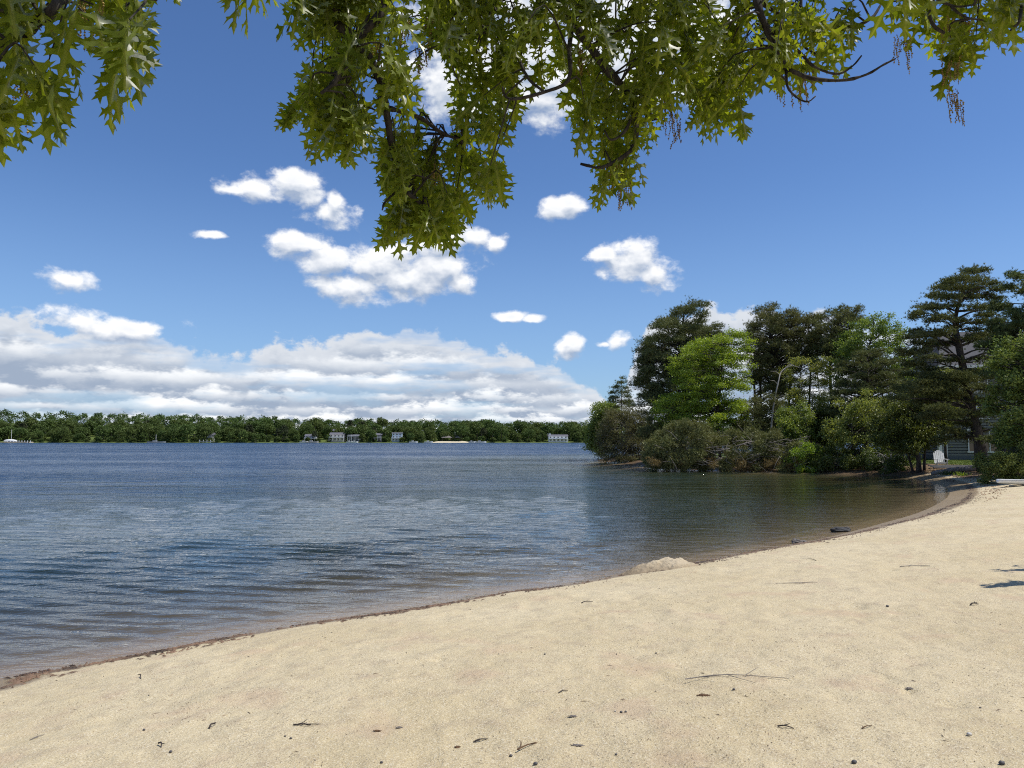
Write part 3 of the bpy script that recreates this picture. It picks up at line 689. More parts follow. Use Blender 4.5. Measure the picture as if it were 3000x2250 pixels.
    B('shrub', 'dark green waterside thicket below the yellow green small tree', 54.5, 2450,
      [(2400, 1310), (2470, 1320), (2560, 1325), (2600, 1340), (2610, 1385), (2500, 1392), (2410, 1388), (2385, 1350)], 46, 24, .65, 'leaf', 'shade', 36, 90, .11)
    B('shrub', 'dark low thicket under the many-stemmed small tree', 51, 2610,
      [(2550, 1320), (2620, 1315), (2680, 1335), (2690, 1370), (2640, 1384), (2560, 1388), (2540, 1350)], 26, 22, .6, 'leaf', 'shade', 37, 70, .1)
    B('shrub', 'olive pine scrub between the bright maple and the fallen pine', 63, 1960,
      [(1900, 1220), (1970, 1200), (2050, 1235), (2060, 1290), (1990, 1320), (1900, 1310), (1880, 1260)], 40, 24, .6, 'pine', 'pine', 38, 80, .2, bark='bark')
    B('shrub', 'brownish pine scrub behind the fallen trunks', 61, 2230,
      [(2170, 1180), (2240, 1160), (2290, 1200), (2300, 1300), (2240, 1330), (2160, 1310), (2150, 1240)], 44, 24, .6, 'pine', 'pine', 39, 70, .2, bark='bark')
    B('shrub', 'green pine scrub right of the maple sapling', 59, 2420,
      [(2380, 1200), (2430, 1190), (2450, 1250), (2450, 1330), (2400, 1340), (2370, 1280)], 26, 24, .6, 'leaf', 'shade', 41, 70, .14, bark='bark')
    B('laurel_bush', 'glossy leaved laurel bush on the sand beside the white boat', 34.5, 2945,
      [(2890, 1335), (2925, 1322), (3000, 1300), (3060, 1330), (3060, 1400), (2990, 1418), (2920, 1420), (2885, 1400), (2875, 1365)], 46, 22, .7, 'leaf', 'laurel', 40, 95, .075, depth=1.0, bark='bark')
    B('shrub', 'dark undergrowth behind the laurel bush', 38, 3010,
      [(2960, 1250), (3040, 1240), (3100, 1300), (3100, 1380), (2980, 1380), (2940, 1330)], 30, 26, .7, 'leaf', 'shade', 42, 80, .11, depth=1.2, bark='bark')
plant_point()

def curved_white_trunk():
    D = 60; b = gbase(2265, D=D) - np.array([0, 0, .05])
    e = empty('birch_tree', b, 'bare pale trunk curving over to the right above the fallen pine', 'tree')
    pts = smoothline([b, P(2258, 1290, D), P(2266, 1190, D), (P(2280, 1120, D)), P(2290, 1088, D+.3), P(2318, 1072, D+.5), P(2345, 1078, D+.8)], 26) - b
    MB().tube(pts, np.linspace(.085, .02, 26), 8).build('trunk', M['palebark'], e, True)
    m = MB(); g = np.random.default_rng(3)
    for i in (9, 12, 15, 18, 20, 22):
        d = g.standard_normal(3)*np.array([1, .6, .5]); d /= np.linalg.norm(d); d = d*.45+[0, 0, .25]
        m.tube([pts[i], pts[i]+d*.8+[0, 0, .15], pts[i]+d*1.7], [.025, .015, .006], 4, cap=False)
    m.build('branches', M['palebark'], e)
curved_white_trunk()

def fallen_tree():
    D = 57; g = np.random.default_rng(77); b = P(2340, 1335, D); b[2] = gz(b[0], b[1])
    e = empty('fallen_pine', b, 'fallen pine lying along the waterline with browning needles and bare trunks', 'fallen tree')
    m = MB()
    for pts, r0, r1 in (([(2345, 1350), (2260, 1338), (2130, 1322), (2020, 1300), (1960, 1285)], .21, .07), ([(2330, 1352), (2230, 1345), (2120, 1346), (2040, 1330)], .15, .04),
                        ([(2310, 1310), (2220, 1292), (2130, 1315), (2090, 1330)], .07, .05), ([(2180, 1340), (2165, 1365)], .09, .04), ([(2290, 1338), (2230, 1372)], .07, .03)):
        q = np.array(PP(pts, D)); q[:, 1] += g.uniform(-.6, .6, len(q))
        q = smoothline(q, 12); m.tube(q-b, np.linspace(r0, r1, 12), 8, rough=.05, g=g)
    m.build('trunk', M['deadbark'], e, True)
    tw = MB()
    for _ in range(260):
        x = g.uniform(1930, 2370); y = g.uniform(1275, 1368); q = P(x, y, D+g.uniform(-2.2, 1.2)); d = unit(g.standard_normal(3)*np.array([1, .7, .55])); l = g.uniform(.5, 1.7)
        tw.tube([q-b, q-b+d*l*.5+[0, 0, g.uniform(-.15, .12)], q-b+d*l], [.022, .014, .005], 4, cap=False)
    tw.build('branches', M['deadbark'], e)
    Lb = poly_lobes([(1895, 1300), (1950, 1255), (2020, 1235), (2080, 1250), (2110, 1290), (2080, 1310), (2060, 1330), (2080, 1370), (1990, 1378), (1920, 1372), (1888, 1350)], D, 90, 20, .7, g, 2.2)
    L2 = poly_lobes([(2060, 1290), (2120, 1262), (2200, 1258), (2300, 1285), (2340, 1330), (2380, 1350), (2370, 1378), (2050, 1376)], D, 78, 18, .7, g, 2.0)
    Lb = np.vstack([Lb, L2]); Lb[:, :3] -= b; Lb[:, 2] = np.maximum(Lb[:, 2], -b[2]+.15)
    C, Dd = lobe_points(Lb, 150, g, .5)
    C[:, 2] = np.maximum(C[:, 2], -b[2]+.02)
    V, F_ = tufts(C, unit(Dd+np.array([0, 0, -.1])), .2, .026, 8, g); mesh_np('crown', V, F_, M['fallen'], e)
    L3 = []
    for _ in range(30):
        x = g.uniform(1895, 2385); p = P(x, g.uniform(1345, 1374), D-g.uniform(0, 2.4)); r = g.uniform(.25, .5); L3.append([p[0], p[1], max(p[2], .15), r, r, r*.7])
    L3 = np.array(L3); L3[:, :3] -= b; C, Dd = lobe_points(L3, 70, g, .5); C[:, 2] = np.maximum(C[:, 2], -b[2]+.02)
    V, F_ = tufts(C, Dd, .18, .026, 8, g); mesh_np('dead_foliage', V, F_, M['rust'], e)
    # upturned root plate
    q = P(2368, 1322, D+1); r = MB(); r.blob(q-b, (.95, .45, .75), 14, 9, .28)
    for _ in range(26):
        d = unit(g.standard_normal(3)); r.tube([q-b+d*.4, q-b+d*np.array([1.15, .6, .95])*g.uniform(.85, 1.15)], [.05, .015], 4, cap=False)
    r.build('root_plate', simple('root_soil', (.17, .085, .06), .95, .35, 3, bump=.05, col2=(.26, .15, .11)), e)
fallen_tree()

# ------------------------------------------------------------------ house behind the pines
M['siding'] = simple('grey_siding', (.18, .19, .205), .7, .12, 4)
M['roof'] = simple('roof_shingles', (.060, .060, .066), .9, .3, 18, bump=.01)
M['trim'] = simple('white_trim', (.70, .70, .68), .5, .06)
M['pane'] = simple('window_glass', (.02, .025, .03), .06, .1, spec=.8)
M['foundation'] = simple('grey_foundation', (.10, .115, .12), .8, .15)
M['wood'] = simple('weathered_wood', (.34, .32, .29), .85, .3, 14, bump=.004, stretch=(.2, 1, 1))
M['white'] = simple('white_paint', (.78, .79, .78), .45, .08, 9)
def house():
    D = 60; b = P(2768, 1287, D); b[2] = gz(b[0], b[1]+2)-.05
    e = empty('house', b, 'grey clapboard house with dark roof partly hidden behind the leaning pine', 'house')
    e.rotation_euler = (0, 0, R(-6))
    W, Dp, H = 15.0, 9.0, 7.35
    w = MB(); w.box((W/2, Dp/2, .2), (W, Dp, .5)); w.build('foundation', M['foundation'], e)
    w = MB(); w.box((W/2, Dp/2, H/2+.3), (W-.06, Dp-.06, H-.3)); core = w.build('wall_core', simple('lap_shadow', (.045, .05, .055), .9), e); w = MB()  # dark core between the boards: their lap shadows put into its colour
    z = .47
    while z < H:                                            # lapped boards
        tl = R(12); T_ = np.array([[1, 0, 0], [0, math.cos(tl), -math.sin(tl)], [0, math.sin(tl), math.cos(tl)]])
        w.box((W/2, -.012, z), (W, .022, .15), tilt=T_); w.box((-.012, Dp/2, z), (.022, Dp-.1, .15)); z += .215
    w.build('wall', M['siding'], e)
    c = MB(); c.box((.06, -.06, H/2+.2), (.16, .05, H-.1)); c.box((-.07, .06, H/2+.2), (.05, .16, H-.1)); c.build('corner_board', M['trim'], e)
    c = MB(); c.box((4.9, -.06, H/2+.2), (.14, .05, H-.1)); c.build('corner_board', M['trim'], e)
    r = MB(); o = .45; rz = H + 3.3; hx = 1.9
    V = [(-o, -o, H), (W+o, -o, H), (W+o, Dp+o, H), (-o, Dp+o, H), (hx, Dp/2, rz), (W-hx, Dp/2, rz)]
    V += [(x, y, z_-.16) for x, y, z_ in V[:4]]
    r.add(V, [[0, 1, 5, 4], [2, 3, 4, 5], [0, 6, 7, 1], [1, 7, 8, 2], [2, 8, 9, 3], [3, 9, 6, 0], [6, 9, 8, 7]]); r.add([V[i] for i in (1, 2, 5, 3, 0, 4)], [[0, 1, 2], [3, 4, 5]])
    ro = r.build('roof', M['roof'], e)
    f = MB(); f.box((W/2, -o-.03, H-.06), (W+2*o+.1, .05, .22)); f.box((-o-.03, Dp/2, H-.06), (.05, Dp+2*o, .22)); f.build('fascia', M['trim'], ro)
    def win(x, z_, ww, hh, mull=1, name='window', slide=False):
        fr = MB(); t_ = .075
        fr.box((x, -.07, z_+hh/2), (ww+.16, .06, t_+.03)); fr.box((x, -.07, z_-hh/2), (ww+.22, .09, t_+.03))
        for k in range(mull+2): fr.box((x-ww/2+k*ww/(mull+1), -.07, z_), (t_, .055, hh-.06))
        fo = fr.build(name, M['trim'], e)
        MB().box((x, -.045, z_), (ww-.02, .03, hh-.02)).build('pane', M['pane'], fo)
    win(3.25, 1.55, 3.1, 1.75, 1)
    win(1.2, 6.0, .9, 1.25, 0); win(2.65, 6.0, 1.25, 1.35, 1); win(6.4, 6.0, 1.2, 1.35, 1); win(9.2, 5.9, 1.7, 1.5, 1); win(7.6, 1.7, 1.5, 1.4, 1)
    win(2.4, 3.7, 1.6, .9, 1); win(8.0, 3.9, 1.1, .9, 0)
    # porch post and outside stair on the left side
    p = MB(); p.box((-.5, -.25, 1.35), (.26, .26, 2.5)); p.box((-.5, -.25, .16), (.36, .36, .14)); p.box((-.5, -.25, 2.62), (.34, .34, .12)); p.build('porch_post', M['trim'], e)
    dk = MB(); dk.box((-1.6, 2.0, 2.75), (3.1, 4.2, .18)); dk.build('deck', M['wood'], e)
    st = MB()
    for k in range(9): st.box((-4.4+k*.27, -.2, 1.2+k*.17-.35), (.3, 1.0, .05))
    for y in (-.72, .32): st.tube([(-4.6, y, .75), (-2.0, y, 2.6)], .1, 4)
    for y in (-.72,): st.tube([(-4.6, y, 1.6), (-2.0, y, 3.45)], .045, 4)
    for k in range(6): st.tube([(-4.5+k*.48, -.72, .8+k*.34), (-4.5+k*.48, -.72, 1.66+k*.34)], .025, 4)
    st.build('staircase', M['wood'], e)
house()

def garden_chair():
    b = G(2757, 1371); s = math.hypot(b[0], b[1])/41.0*.80
    e = empty('adirondack_chair', b, 'white slatted garden chair standing on the leaf litter facing the cove', 'chair')
    e.rotation_euler = (0, 0, R(-14)); e.scale = (1.0, 1.0, 1.0)
    bk = MB(); n = 6
    th = R(20)
    T_ = np.array([[1, 0, 0], [0, math.cos(th), math.sin(th)], [0, -math.sin(th), math.cos(th)]])
    for k in range(n):
        x = (k-(n-1)/2)*.105; h = .88 - .028*(k-(n-1)/2)**2
        bk.box((x, .26+.5*math.sin(th)*h-.02, .30+h/2*math.cos(th)), (.088, .02, h), tilt=T_)
    bk.box((0, .36, .62), (.62, .02, .05)); bk.build('backrest', M['white'], e)
    se = MB()
    for k in range(6): se.box((0, -.30+k*.10, .37-k*.022), (.56, .085, .02))
    se.build('seat', M['white'], e)
    for x in (-.31, .31):
        ar = MB(); ar.box((x*1.08, -.03, .56), (.13, .74, .022)); ar.build('armrest', M['white'], e)
    for x in (-.29, .29):
        MB().box((x, -.32, .27), (.03, .09, .56)).build('leg', M['white'], e)
        lg = MB(); lg.add([(x-.012, -.34, .37), (x+.012, -.34, .37), (x+.012, .62, .0), (x-.012, .62, .0), (x-.012, -.34, .27), (x+.012, -.34, .27), (x+.012, .42, .0), (x-.012, .42, .0)],
                          [[0, 1, 2, 3], [4, 7, 6, 5], [0, 4, 5, 1], [3, 2, 6, 7], [0, 3, 7, 4], [1, 5, 6, 2]]); lg.build('leg', M['white'], e)
garden_chair()

def boat():
    b = G(2945, 1430); e = empty('sailboat_hull', b+[2.05, .45, 0], 'white flat deck sailing dinghy hull lying on the sand at the right edge', 'boat')
    e.rotation_euler = (R(-3), 0, R(2))
    n = 25; V = []; 
    for i in range(n):
        u = i/(n-1); x = -2.1+4.2*u
        w = .64*min(1, (u/.42)**.6 if u > 0 else 0)*(1-.12*max(0, u-.7)/.3) if u > .0 else .02
        w = max(w, .10); dz = .05*(1-u)**2; keel = .02 + .14*(1-u)**3
        V += [(x, -w, .27+dz), (x, -w*.5, .29+dz), (x, 0, .30+dz), (x, w*.5, .29+dz), (x, w, .27+dz), (x, w*1.0, .22+dz), (x, w*.80, .06+keel), (x, 0, .02+keel), (x, -w*.80, .06+keel), (x, -w*1.0, .22+dz)]
    k = 10; F_ = [[i*k+j, i*k+(j+1) % k, (i+1)*k+(j+1) % k, (i+1)*k+j] for i in range(n-1) for j in range(k)]
    V += [(-2.12, 0, .22), (2.12, 0, .16)]; c0 = n*k
    h = MB().add(V, F_); h.F[3] = [np.array([[c0, (j+1) % k, j] for j in range(k)] + [[c0+1, (n-1)*k+j, (n-1)*k+(j+1) % k] for j in range(k)])]
    h.build('hull', M['white'], e, True)
    r = MB()
    for sgn in (-1, 1):
        pts = [(-2.1+4.2*i/(n-1), sgn*abs(V[i*k][1]), .265+.05*(1-i/(n-1))**2) for i in range(n)]; r.tube(pts, .016, 5)
    r.build('rub_rail', simple('grey_rail', (.35, .36, .37), .4), e)
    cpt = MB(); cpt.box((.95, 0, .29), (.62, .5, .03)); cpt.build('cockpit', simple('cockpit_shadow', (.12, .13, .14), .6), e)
    MB().tube([(-.35, 0, .29), (-.35, 0, .345)], .035, 8).build('mast_step', simple('grey_fitting', (.3, .3, .3), .4), e)
    t = MB().box((-1.2, 0, .02), (.18, 1.0, .10)).build('support_timber', M['wood']); t.location = e.location; tag(t, 'low timber lying on the sand under the bow of the white dinghy hull', 'timber')
boat()

def old_log():
    a, c = G(2728, 1392), G(2880, 1379)
    e = a; m = MB(); L = c-a
    pts = smoothline([a+[0, 0, .10], a+L*.3+[0, 0, .17], a+L*.7+[0, 0, .20], c+[0, 0, .24]], 14)-a
    m.tube(pts, np.linspace(.10, .22, 14), 9, rough=.08)
    o = m.build('driftwood_log', M['deadbark'], smooth=True); o.location = tuple(a); tag(o, 'long weathered grey log lying at the top of the cove beach', 'log')
    a2, c2 = G(2735, 1380), G(2870, 1371); m = MB()
    for k in range(3):
        of = np.array([0, .28*k, .05*k]); m.box(((c2-a2)*.5+of+[0, 0, .12]), (np.linalg.norm((c2-a2)[:2]), .2, .06), rz=math.atan2((c2-a2)[1], (c2-a2)[0]))
    o = m.build('dock_boards', M['wood']); o.location = tuple(a2); tag(o, 'grey weathered dock boards lying behind the long log', 'boards')
old_log()

# ------------------------------------------------------------------ low plants, grass and litter by the cove
def cover():
    g = np.random.default_rng(9)
    n = 26000; x = g.uniform(14, 40, n); y = g.uniform(38.5, 62, n); sd = lake_sd(x, y); k = (sd > 5.8) & (fbm(x*.5, y*.5, 3, 3) > -.10); x, y = x[k], y[k]
    z = height(x, y); C = np.stack([x, y, z], 1); V, F_ = tufts(C, np.tile([0, 0, 1.], (len(C), 1)), .10, .022, 3, g, .35)
    o = mesh_np('grass', V, F_, foliage('grass_blades', (.07, .12, .022), (.17, .21, .06), .3, cs=.5)); tag(o, 'short patchy grass of the lawn in front of the grey house', 'grass', kind='stuff')
    # leaf litter: rusty drift around the head of the cove, brown litter under the trees
    n = 60000; x = g.uniform(4, 30, n); y = g.uniform(15, 54, n); sd = lake_sd(x, y)
    band = np.exp(-((sd-1.55-.25*fbm(x, y, 8, 2))/.32)**2)*sst(y, 24, 31)*(fbm(x*1.3, y*1.3, 4, 3) > -.12)
    und = sst(sd, .5, 1.5)*sst(y, 37, 41)*.55
    k = g.random(n) < np.maximum(band, und); x, y = x[k], y[k]; C = np.stack([x, y, height(x, y)+.012], 1)
    V, F_ = leaf_quads(C, .085, g, 3.0, .55)
    o = mesh_np('leaf_litter', V, F_, foliage('dead_leaves', (.20, .085, .045), (.33, .19, .11), .1, (1, 1, 1), 2.0)); tag(o, 'drift of rusty dead leaves round the head of the cove', 'leaf litter', kind='stuff')
    for (px, py, lab) in ((2820, 1394, 'small bright green weed clump in front of the log'), (2775, 1391, 'low dark green weed clump at the left end of the log')):
        p = G(px, py); C, Dd = lobe_points(np.array([[0, 0, .08, .55, .25, .14]]), 260, g); V, F_ = leaf_quads(C, .08, g)
        o = mesh_np('weeds', V, F_, M['maple'] if px > 2800 else M['shade']); o.location = tuple(p); tag(o, lab, 'weeds')
cover()

# ------------------------------------------------------------------ wrack, sand pile, rocks, twigs, weed on the beach
def wrack():
    g = np.random.default_rng(19); m = MB(); C = []
    n = 15000; i = g.integers(0, len(sm)-1, n); f = g.random(n); p = sm[i]*(1-f)[:, None]+sm[i+1]*f[:, None]
    t = unit(sm[i+1]-sm[i]); nr = np.stack([t[:, 1], -t[:, 0]], 1)
    s1 = lake_sd(*(p+nr*.05).T); nr *= np.sign(s1)[:, None]
    s = np.cumsum(np.r_[0, np.linalg.norm(np.diff(sm, axis=0), axis=1)])[i]
    dens = np.clip(.55+1.6*fbm(s*.9, s*0, 41, 3), .05, 1)
    off = .34 + .13*g.normal(0, .5, n) + .22*fbm(s*.5, s*0+3, 44, 2) + .55*(g.random(n) < .22)*g.random(n)
    k = (g.random(n) < dens) & (p[:, 1] < 42); off = off + .42*sst(p[:, 1], 14, 27); p = (p+nr*off[:, None])[k]; t = t[k]
    keep = np.hypot(p[:, 0], p[:, 1]) < 50; p = p[keep]; t = t[keep]
    z = height(p[:, 0], p[:, 1])+.006; a = np.arctan2(t[:, 1], t[:, 0])+g.normal(0, .45, len(p))
    L = g.uniform(.02, .11, len(p)); w = g.uniform(.004, .012, len(p)); d = np.stack([np.cos(a), np.sin(a), 0*a], 1); sdv = np.stack([-np.sin(a), np.cos(a), 0*a], 1)
    c = np.stack([p[:, 0], p[:, 1], np.maximum(z, .01)], 1); up = np.array([0, 0, 1.])
    V = np.stack([c-d*L[:, None]*.5, c+sdv*w[:, None], c+d*L[:, None]*.5, c-sdv*w[:, None], c+up*w[:, None]*1.5], 1).reshape(-1, 3)
    b = np.arange(len(c))*5; T4 = np.concatenate([np.stack([b, b+1, b+4], 1), np.stack([b+1, b+2, b+4], 1), np.stack([b+2, b+3, b+4], 1), np.stack([b+3, b, b+4], 1)])
    o = mesh_np('wrack_line', V, T4, simple('wet_debris', (.045, .028, .018), .7, .5, 3, col2=(.15, .09, .055)))
    tag(o, 'line of dark bark and weed scraps left along the waterline', 'beach debris', kind='stuff')
    # scattered specks, needles and bits over the whole beach
    n = 16000; aa = g.uniform(-.72, .72, n); dd = 3.2*(34/3.2)**g.random(n); x = np.sin(aa)*dd; y = np.cos(aa)*dd; sd = lake_sd(x, y); k = (sd > .45) & (g.random(n) < np.clip(.22+1.9*fbm(x*.9, y*.9, 77, 4), .04, 1)); x, y = x[k], y[k]
    n = len(x); L = g.uniform(.003, .014, n)*(1+3.5*(g.random(n) < .07)); w = g.uniform(.0009, .0024, n); a = g.random(n)*6.28
    c = np.stack([x, y, height(x, y)+.003], 1); d = np.stack([np.cos(a), np.sin(a), 0*a], 1); sdv = np.stack([-np.sin(a), np.cos(a), 0*a], 1)
    V = np.stack([c-d*L[:, None]*.5, c+sdv*w[:, None]-d*L[:, None]*.1, c+d*L[:, None]*.5, c-sdv*w[:, None], c+up*(w[:, None]*1.6+.002)], 1).reshape(-1, 3)
    b = np.arange(n)*5; T4 = np.concatenate([np.stack([b, b+1, b+4], 1), np.stack([b+1, b+2, b+4], 1), np.stack([b+2, b+3, b+4], 1), np.stack([b+3, b, b+4], 1)])
    o = mesh_np('beach_litter', V, T4, simple('dry_debris', (.08, .055, .04), .9, .5, 2, col2=(.30, .22, .15)))
    tag(o, 'tiny bark flakes, needles and chips scattered over the sand', 'beach litter', kind='stuff')
wrack()
M['sandheap'] = None
def sand_pile():
    m, t = mat('heaped_sand'); co = t.new('ShaderNodeTexCoord').outputs['Object']
    z = t.sep(t.new('ShaderNodeNewGeometry').outputs['Position'])[2]; n = t.noise(co, 9, 5, .7)
    damp = t.mr(t.m('ADD', z, t.m('MULTIPLY', t.m('SUBTRACT', n, .5), .16)), .30, .12)
    c = t.mix(damp, C4((.55, .46, .32)), C4((.30, .235, .155))); c = t.mix(t.mr(t.noise(co, 45, 4, .75), .6, .72, 0, .6), c, C4((.17, .12, .08)))
    bs = t.new('ShaderNodeBsdfPrincipled', {'Base Color': c, 'Roughness': .95, 'Specular IOR Level': .1})
    t.put(bs.inputs['Normal'], t.new('ShaderNodeBump', {'Strength': .9, 'Distance': 1, 'Height': t.m('MULTIPLY', t.noise(co, 26, 5, .7), .03)}))
    out(t, bs)
    c0 = W0(1935, 1688); cx, cy = c0[0], c0[1]; n = 90; u = np.linspace(-1, 1, n); X, Y = np.meshgrid(u, u, indexing='ij')
    rot = R(20); wx, wy = .74, .42; x = cx+(X*math.cos(rot)*wx-Y*math.sin(rot)*wy)*1.25; y = cy+(X*math.sin(rot)*wx+Y*math.cos(rot)*wy)*1.25
    r = np.hypot(X, Y)*1.25; bump = .155*np.maximum(0, 1-r**2*(1+.3*fbm(X*3, Y*3, 6, 3)))**.9*(1+.7*fbm(X*5+2, Y*5, 12, 5)) + .020*fbm(X*14, Y*14, 15, 3)*(r < 1.15)
    z = np.maximum(height(x, y), -.03)-.012+bump; z = np.where(r > 1.12, z-.05, z)
    i = np.arange((n-1)*n).reshape(n-1, n)[:, :-1]; F_ = np.stack([i, i+n, i+n+1, i+1], -1).reshape(-1, 4)
    o = mesh_np('sand_pile', np.stack([x-cx, y-cy, z], -1), F_, m, smooth=True); o.location = (cx, cy, 0)
    tag(o, 'low heap of loose sand dug up beside the waterline', 'sand pile')
sand_pile()

def small_things():
    g = np.random.default_rng(55)
    dk = simple('dark_twig', (.05, .038, .032), .85, .4, 20); gy = simple('grey_twig', (.19, .165, .145), .85, .3, 20); rd = simple('brown_weed', (.12, .065, .03), .85, .4, 20)
    st = simple('dark_pebble', (.075, .07, .072), .6, .3, 30); ps = simple('pale_pebble', (.52, .49, .44), .6, .2, 30)
    rk = simple('wet_rock', (.035, .035, .036), .8, .4, 8, bump=.01)
    def stick(px, py, L, ang, mt, lab, r=.004, forks=2, cat='twig'):
        p = G(px, py); m = MB(); a = ang; d = np.array([math.cos(a), math.sin(a), 0])
        q = smoothline([-d*L/2, -d*L*.1+[0, 0, r*2]+g.normal(0, L*.04, 3)*[1, 1, 0], d*L/2], 7); q[:, 2] = np.abs(q[:, 2])+r
        m.tube(q, np.linspace(r, r*.5, 7), 6)
        for k in range(forks):
            i = g.integers(1, 5); a2 = a+g.choice([-1, 1])*g.uniform(.5, 1.0); l = L*g.uniform(.18, .4)
            m.tube([q[i], q[i]+np.array([math.cos(a2), math.sin(a2), g.uniform(0, .35)])*l], [r*.7, r*.3], 5)
        o = m.build('twig' if cat == 'twig' else 'bark_strip', mt); o.location = tuple(p); tag(o, lab, cat, 'twigs lying on the sand')
    stick(900, 2124, .17, .05, dk, 'dark branching twig lying flat on the sand at lower left of centre', .0045, 7)
    stick(412, 1985, .12, -1.1, dk, 'short dark forked twig standing out on the sand nearest the left waterline', .006, 1)
    stick(468, 2187, .09, -1.0, dk, 'short dark stick on the sand near the lower left', .006, 1)
    stick(622, 2130, .07, 1.4, dk, 'stubby dark bark bit left of the branching twig', .007, 1)
    stick(109, 2161, .10, 1.2, gy, 'pair of thin bent grey twigs at the lower left', .003, 2)
    stick(2160, 1990, .75, .02, gy, 'long thin grey twig on the sand above the brown weed clump', .004, 4)
    stick(2855, 1773, .12, .4, dk, 'small black knotted twig right of the tree shadow tips', .008, 3)
    stick(2380, 1642, .30, 1.7, dk, 'thin dark upright twig on the sand beyond the sand pile', .005, 1)
    stick(2330, 1708, .55, .2, gy, 'long curved pale twig on the sand right of the sand pile', .005, 2)
    stick(2690, 1660, .55, .1, gy, 'arched pale grey twig lying far up the beach on the right', .006, 3)
    stick(1410, 2172, .10, .5, dk, 'small dark crescent bark bit near the bottom centre', .005, 2)
    stick(1545, 2188, .15, .7, rd, 'reddish brown forked twig at the bottom centre', .0045, 3)
    stick(2302, 2133, .09, -.4, dk, 'dark winged bark chip left of the scrape in the sand', .005, 2)
    stick(2540, 2132, .09, .5, rd, 'rusty curved bark strip at the lower right', .004, 1)
    stick(1720, 1766, .16, .5, dk, 'dark slanting twig below the sand pile', .006, 1)
    stick(1650, 2028, .09, .7, dk, 'little dark V shaped twig in the middle of the beach', .004, 1)
    def clump(px, py, w, d, h, n, mt, lab, group='weed clumps on the sand'):
        p = G(px, py); m = MB().blob((0, 0, .004), (w*.16, d*.2, .006), 8, 5, .3)
        for _ in range(n):
            h = min(h, .022); c = np.array([g.normal(0, w*.05), g.normal(0, d*.05), .003]); a = g.normal(.1, .9); l = g.uniform(.3, .8)*w*.55
            v = np.array([math.cos(a), math.sin(a)*.6, g.uniform(-.1, .4)*h/w*1.6]); q = [c-v*l*.5+[0, 0, .003], c, c+v*l*.5]
            q = np.array(q); q[:, 2] = np.maximum(q[:, 2], .002); m.tube(q, [.0016, .0026, .0012], 4)
        o = m.build('weed_clump', mt); o.location = tuple(p); tag(o, lab, 'dried weed', group)
    clump(1105, 2143, .10, .04, .045, 46, rd, 'reddish brown weed tuft against a small sand ridge, bottom left of centre')
    clump(2062, 2038, .19, .06, .03, 60, rd, 'brown stringy weed clump below the long thin twig')
    clump(1340, 2190, .08, .05, .02, 22, rd, 'small brown weed wisp left of the forked red twig')
    clump(1690, 2185, .14, .06, .02, 34, gy, 'greyish matted weed patch at the bottom, right of the forked red twig')
    clump(1680, 2100, .13, .04, .02, 30, gy, 'grey weed strip in the lower middle of the beach')
    clump(1170, 2133, .10, .04, .018, 24, gy, 'grey weed wisp right of the reddish tuft')
    clump(2665, 2018, .12, .05, .02, 26, gy, 'grey brown bark crumbs in the scrape at the right')
    peb = [(1497, 2217, .016, st), (1569, 2241, .02, st), (1596, 1918, .014, st), (2503, 2237, .024, st), (1118, 2236, .014, st), (2150, 2022, .017, st), (2935, 2240, .026, st), (1820, 2088, .015, st), (1833, 2087, .014, st), (2840, 2155, .024, ps),
           (852, 2165, .013, st), (835, 2158, .010, st), (2872, 2075, .012, st), (1922, 1915, .014, st), (2600, 1778, .026, st), (436, 2038, .010, st), (1803, 2085, .010, ps), (1805, 2212, .012, st), (500, 2205, .016, st), (422, 2140, .014, st)]
    for i, (px, py, r, mt) in enumerate(peb):
        p = G(px, py); o = MB().blob((0, 0, r*.35), (r*.62, r*.5, r*.42), 9, 6, .12).build('pebble', mt, smooth=True); o.location = tuple(p)
        lab = {(1596): 'round black pebble alone in the middle of the beach', 2600: 'grey flattish stone on the sand at the right', 2840: 'pale pebble half buried at the lower right'}.get(px,
              ('small pale pebble on the pale sand' if mt is ps else 'small dark pebble on the foreground sand'))
        tag(o, lab, 'pebble', 'pebbles on the sand')
    # rocks in the shallows
    p = W0(2462, 1556); o = MB().blob((0, 0, .02), (.24, .12, .08), 14, 8, .22).blob((.15, .02, .02), (.11, .09, .08), 10, 7, .2).build('rock', rk, smooth=False); o.location = (p[0], p[1], 0)
    tag(o, 'black wet rock in the shallows near the head of the beach', 'rock', 'rocks at the waterline')
    p = W0(2335, 1590); o = MB().blob((0, 0, .02), (.13, .09, .06), 10, 7, .25).blob((.15, .02, .02), (.08, .06, .04), 9, 6, .2).build('rock', simple('grey_rock', (.13, .115, .10), .7, .4, 9)); o.location = (p[0], p[1], 0)
    tag(o, 'small grey stones at the waterline left of the black rock', 'rock', 'rocks at the waterline')
small_things()

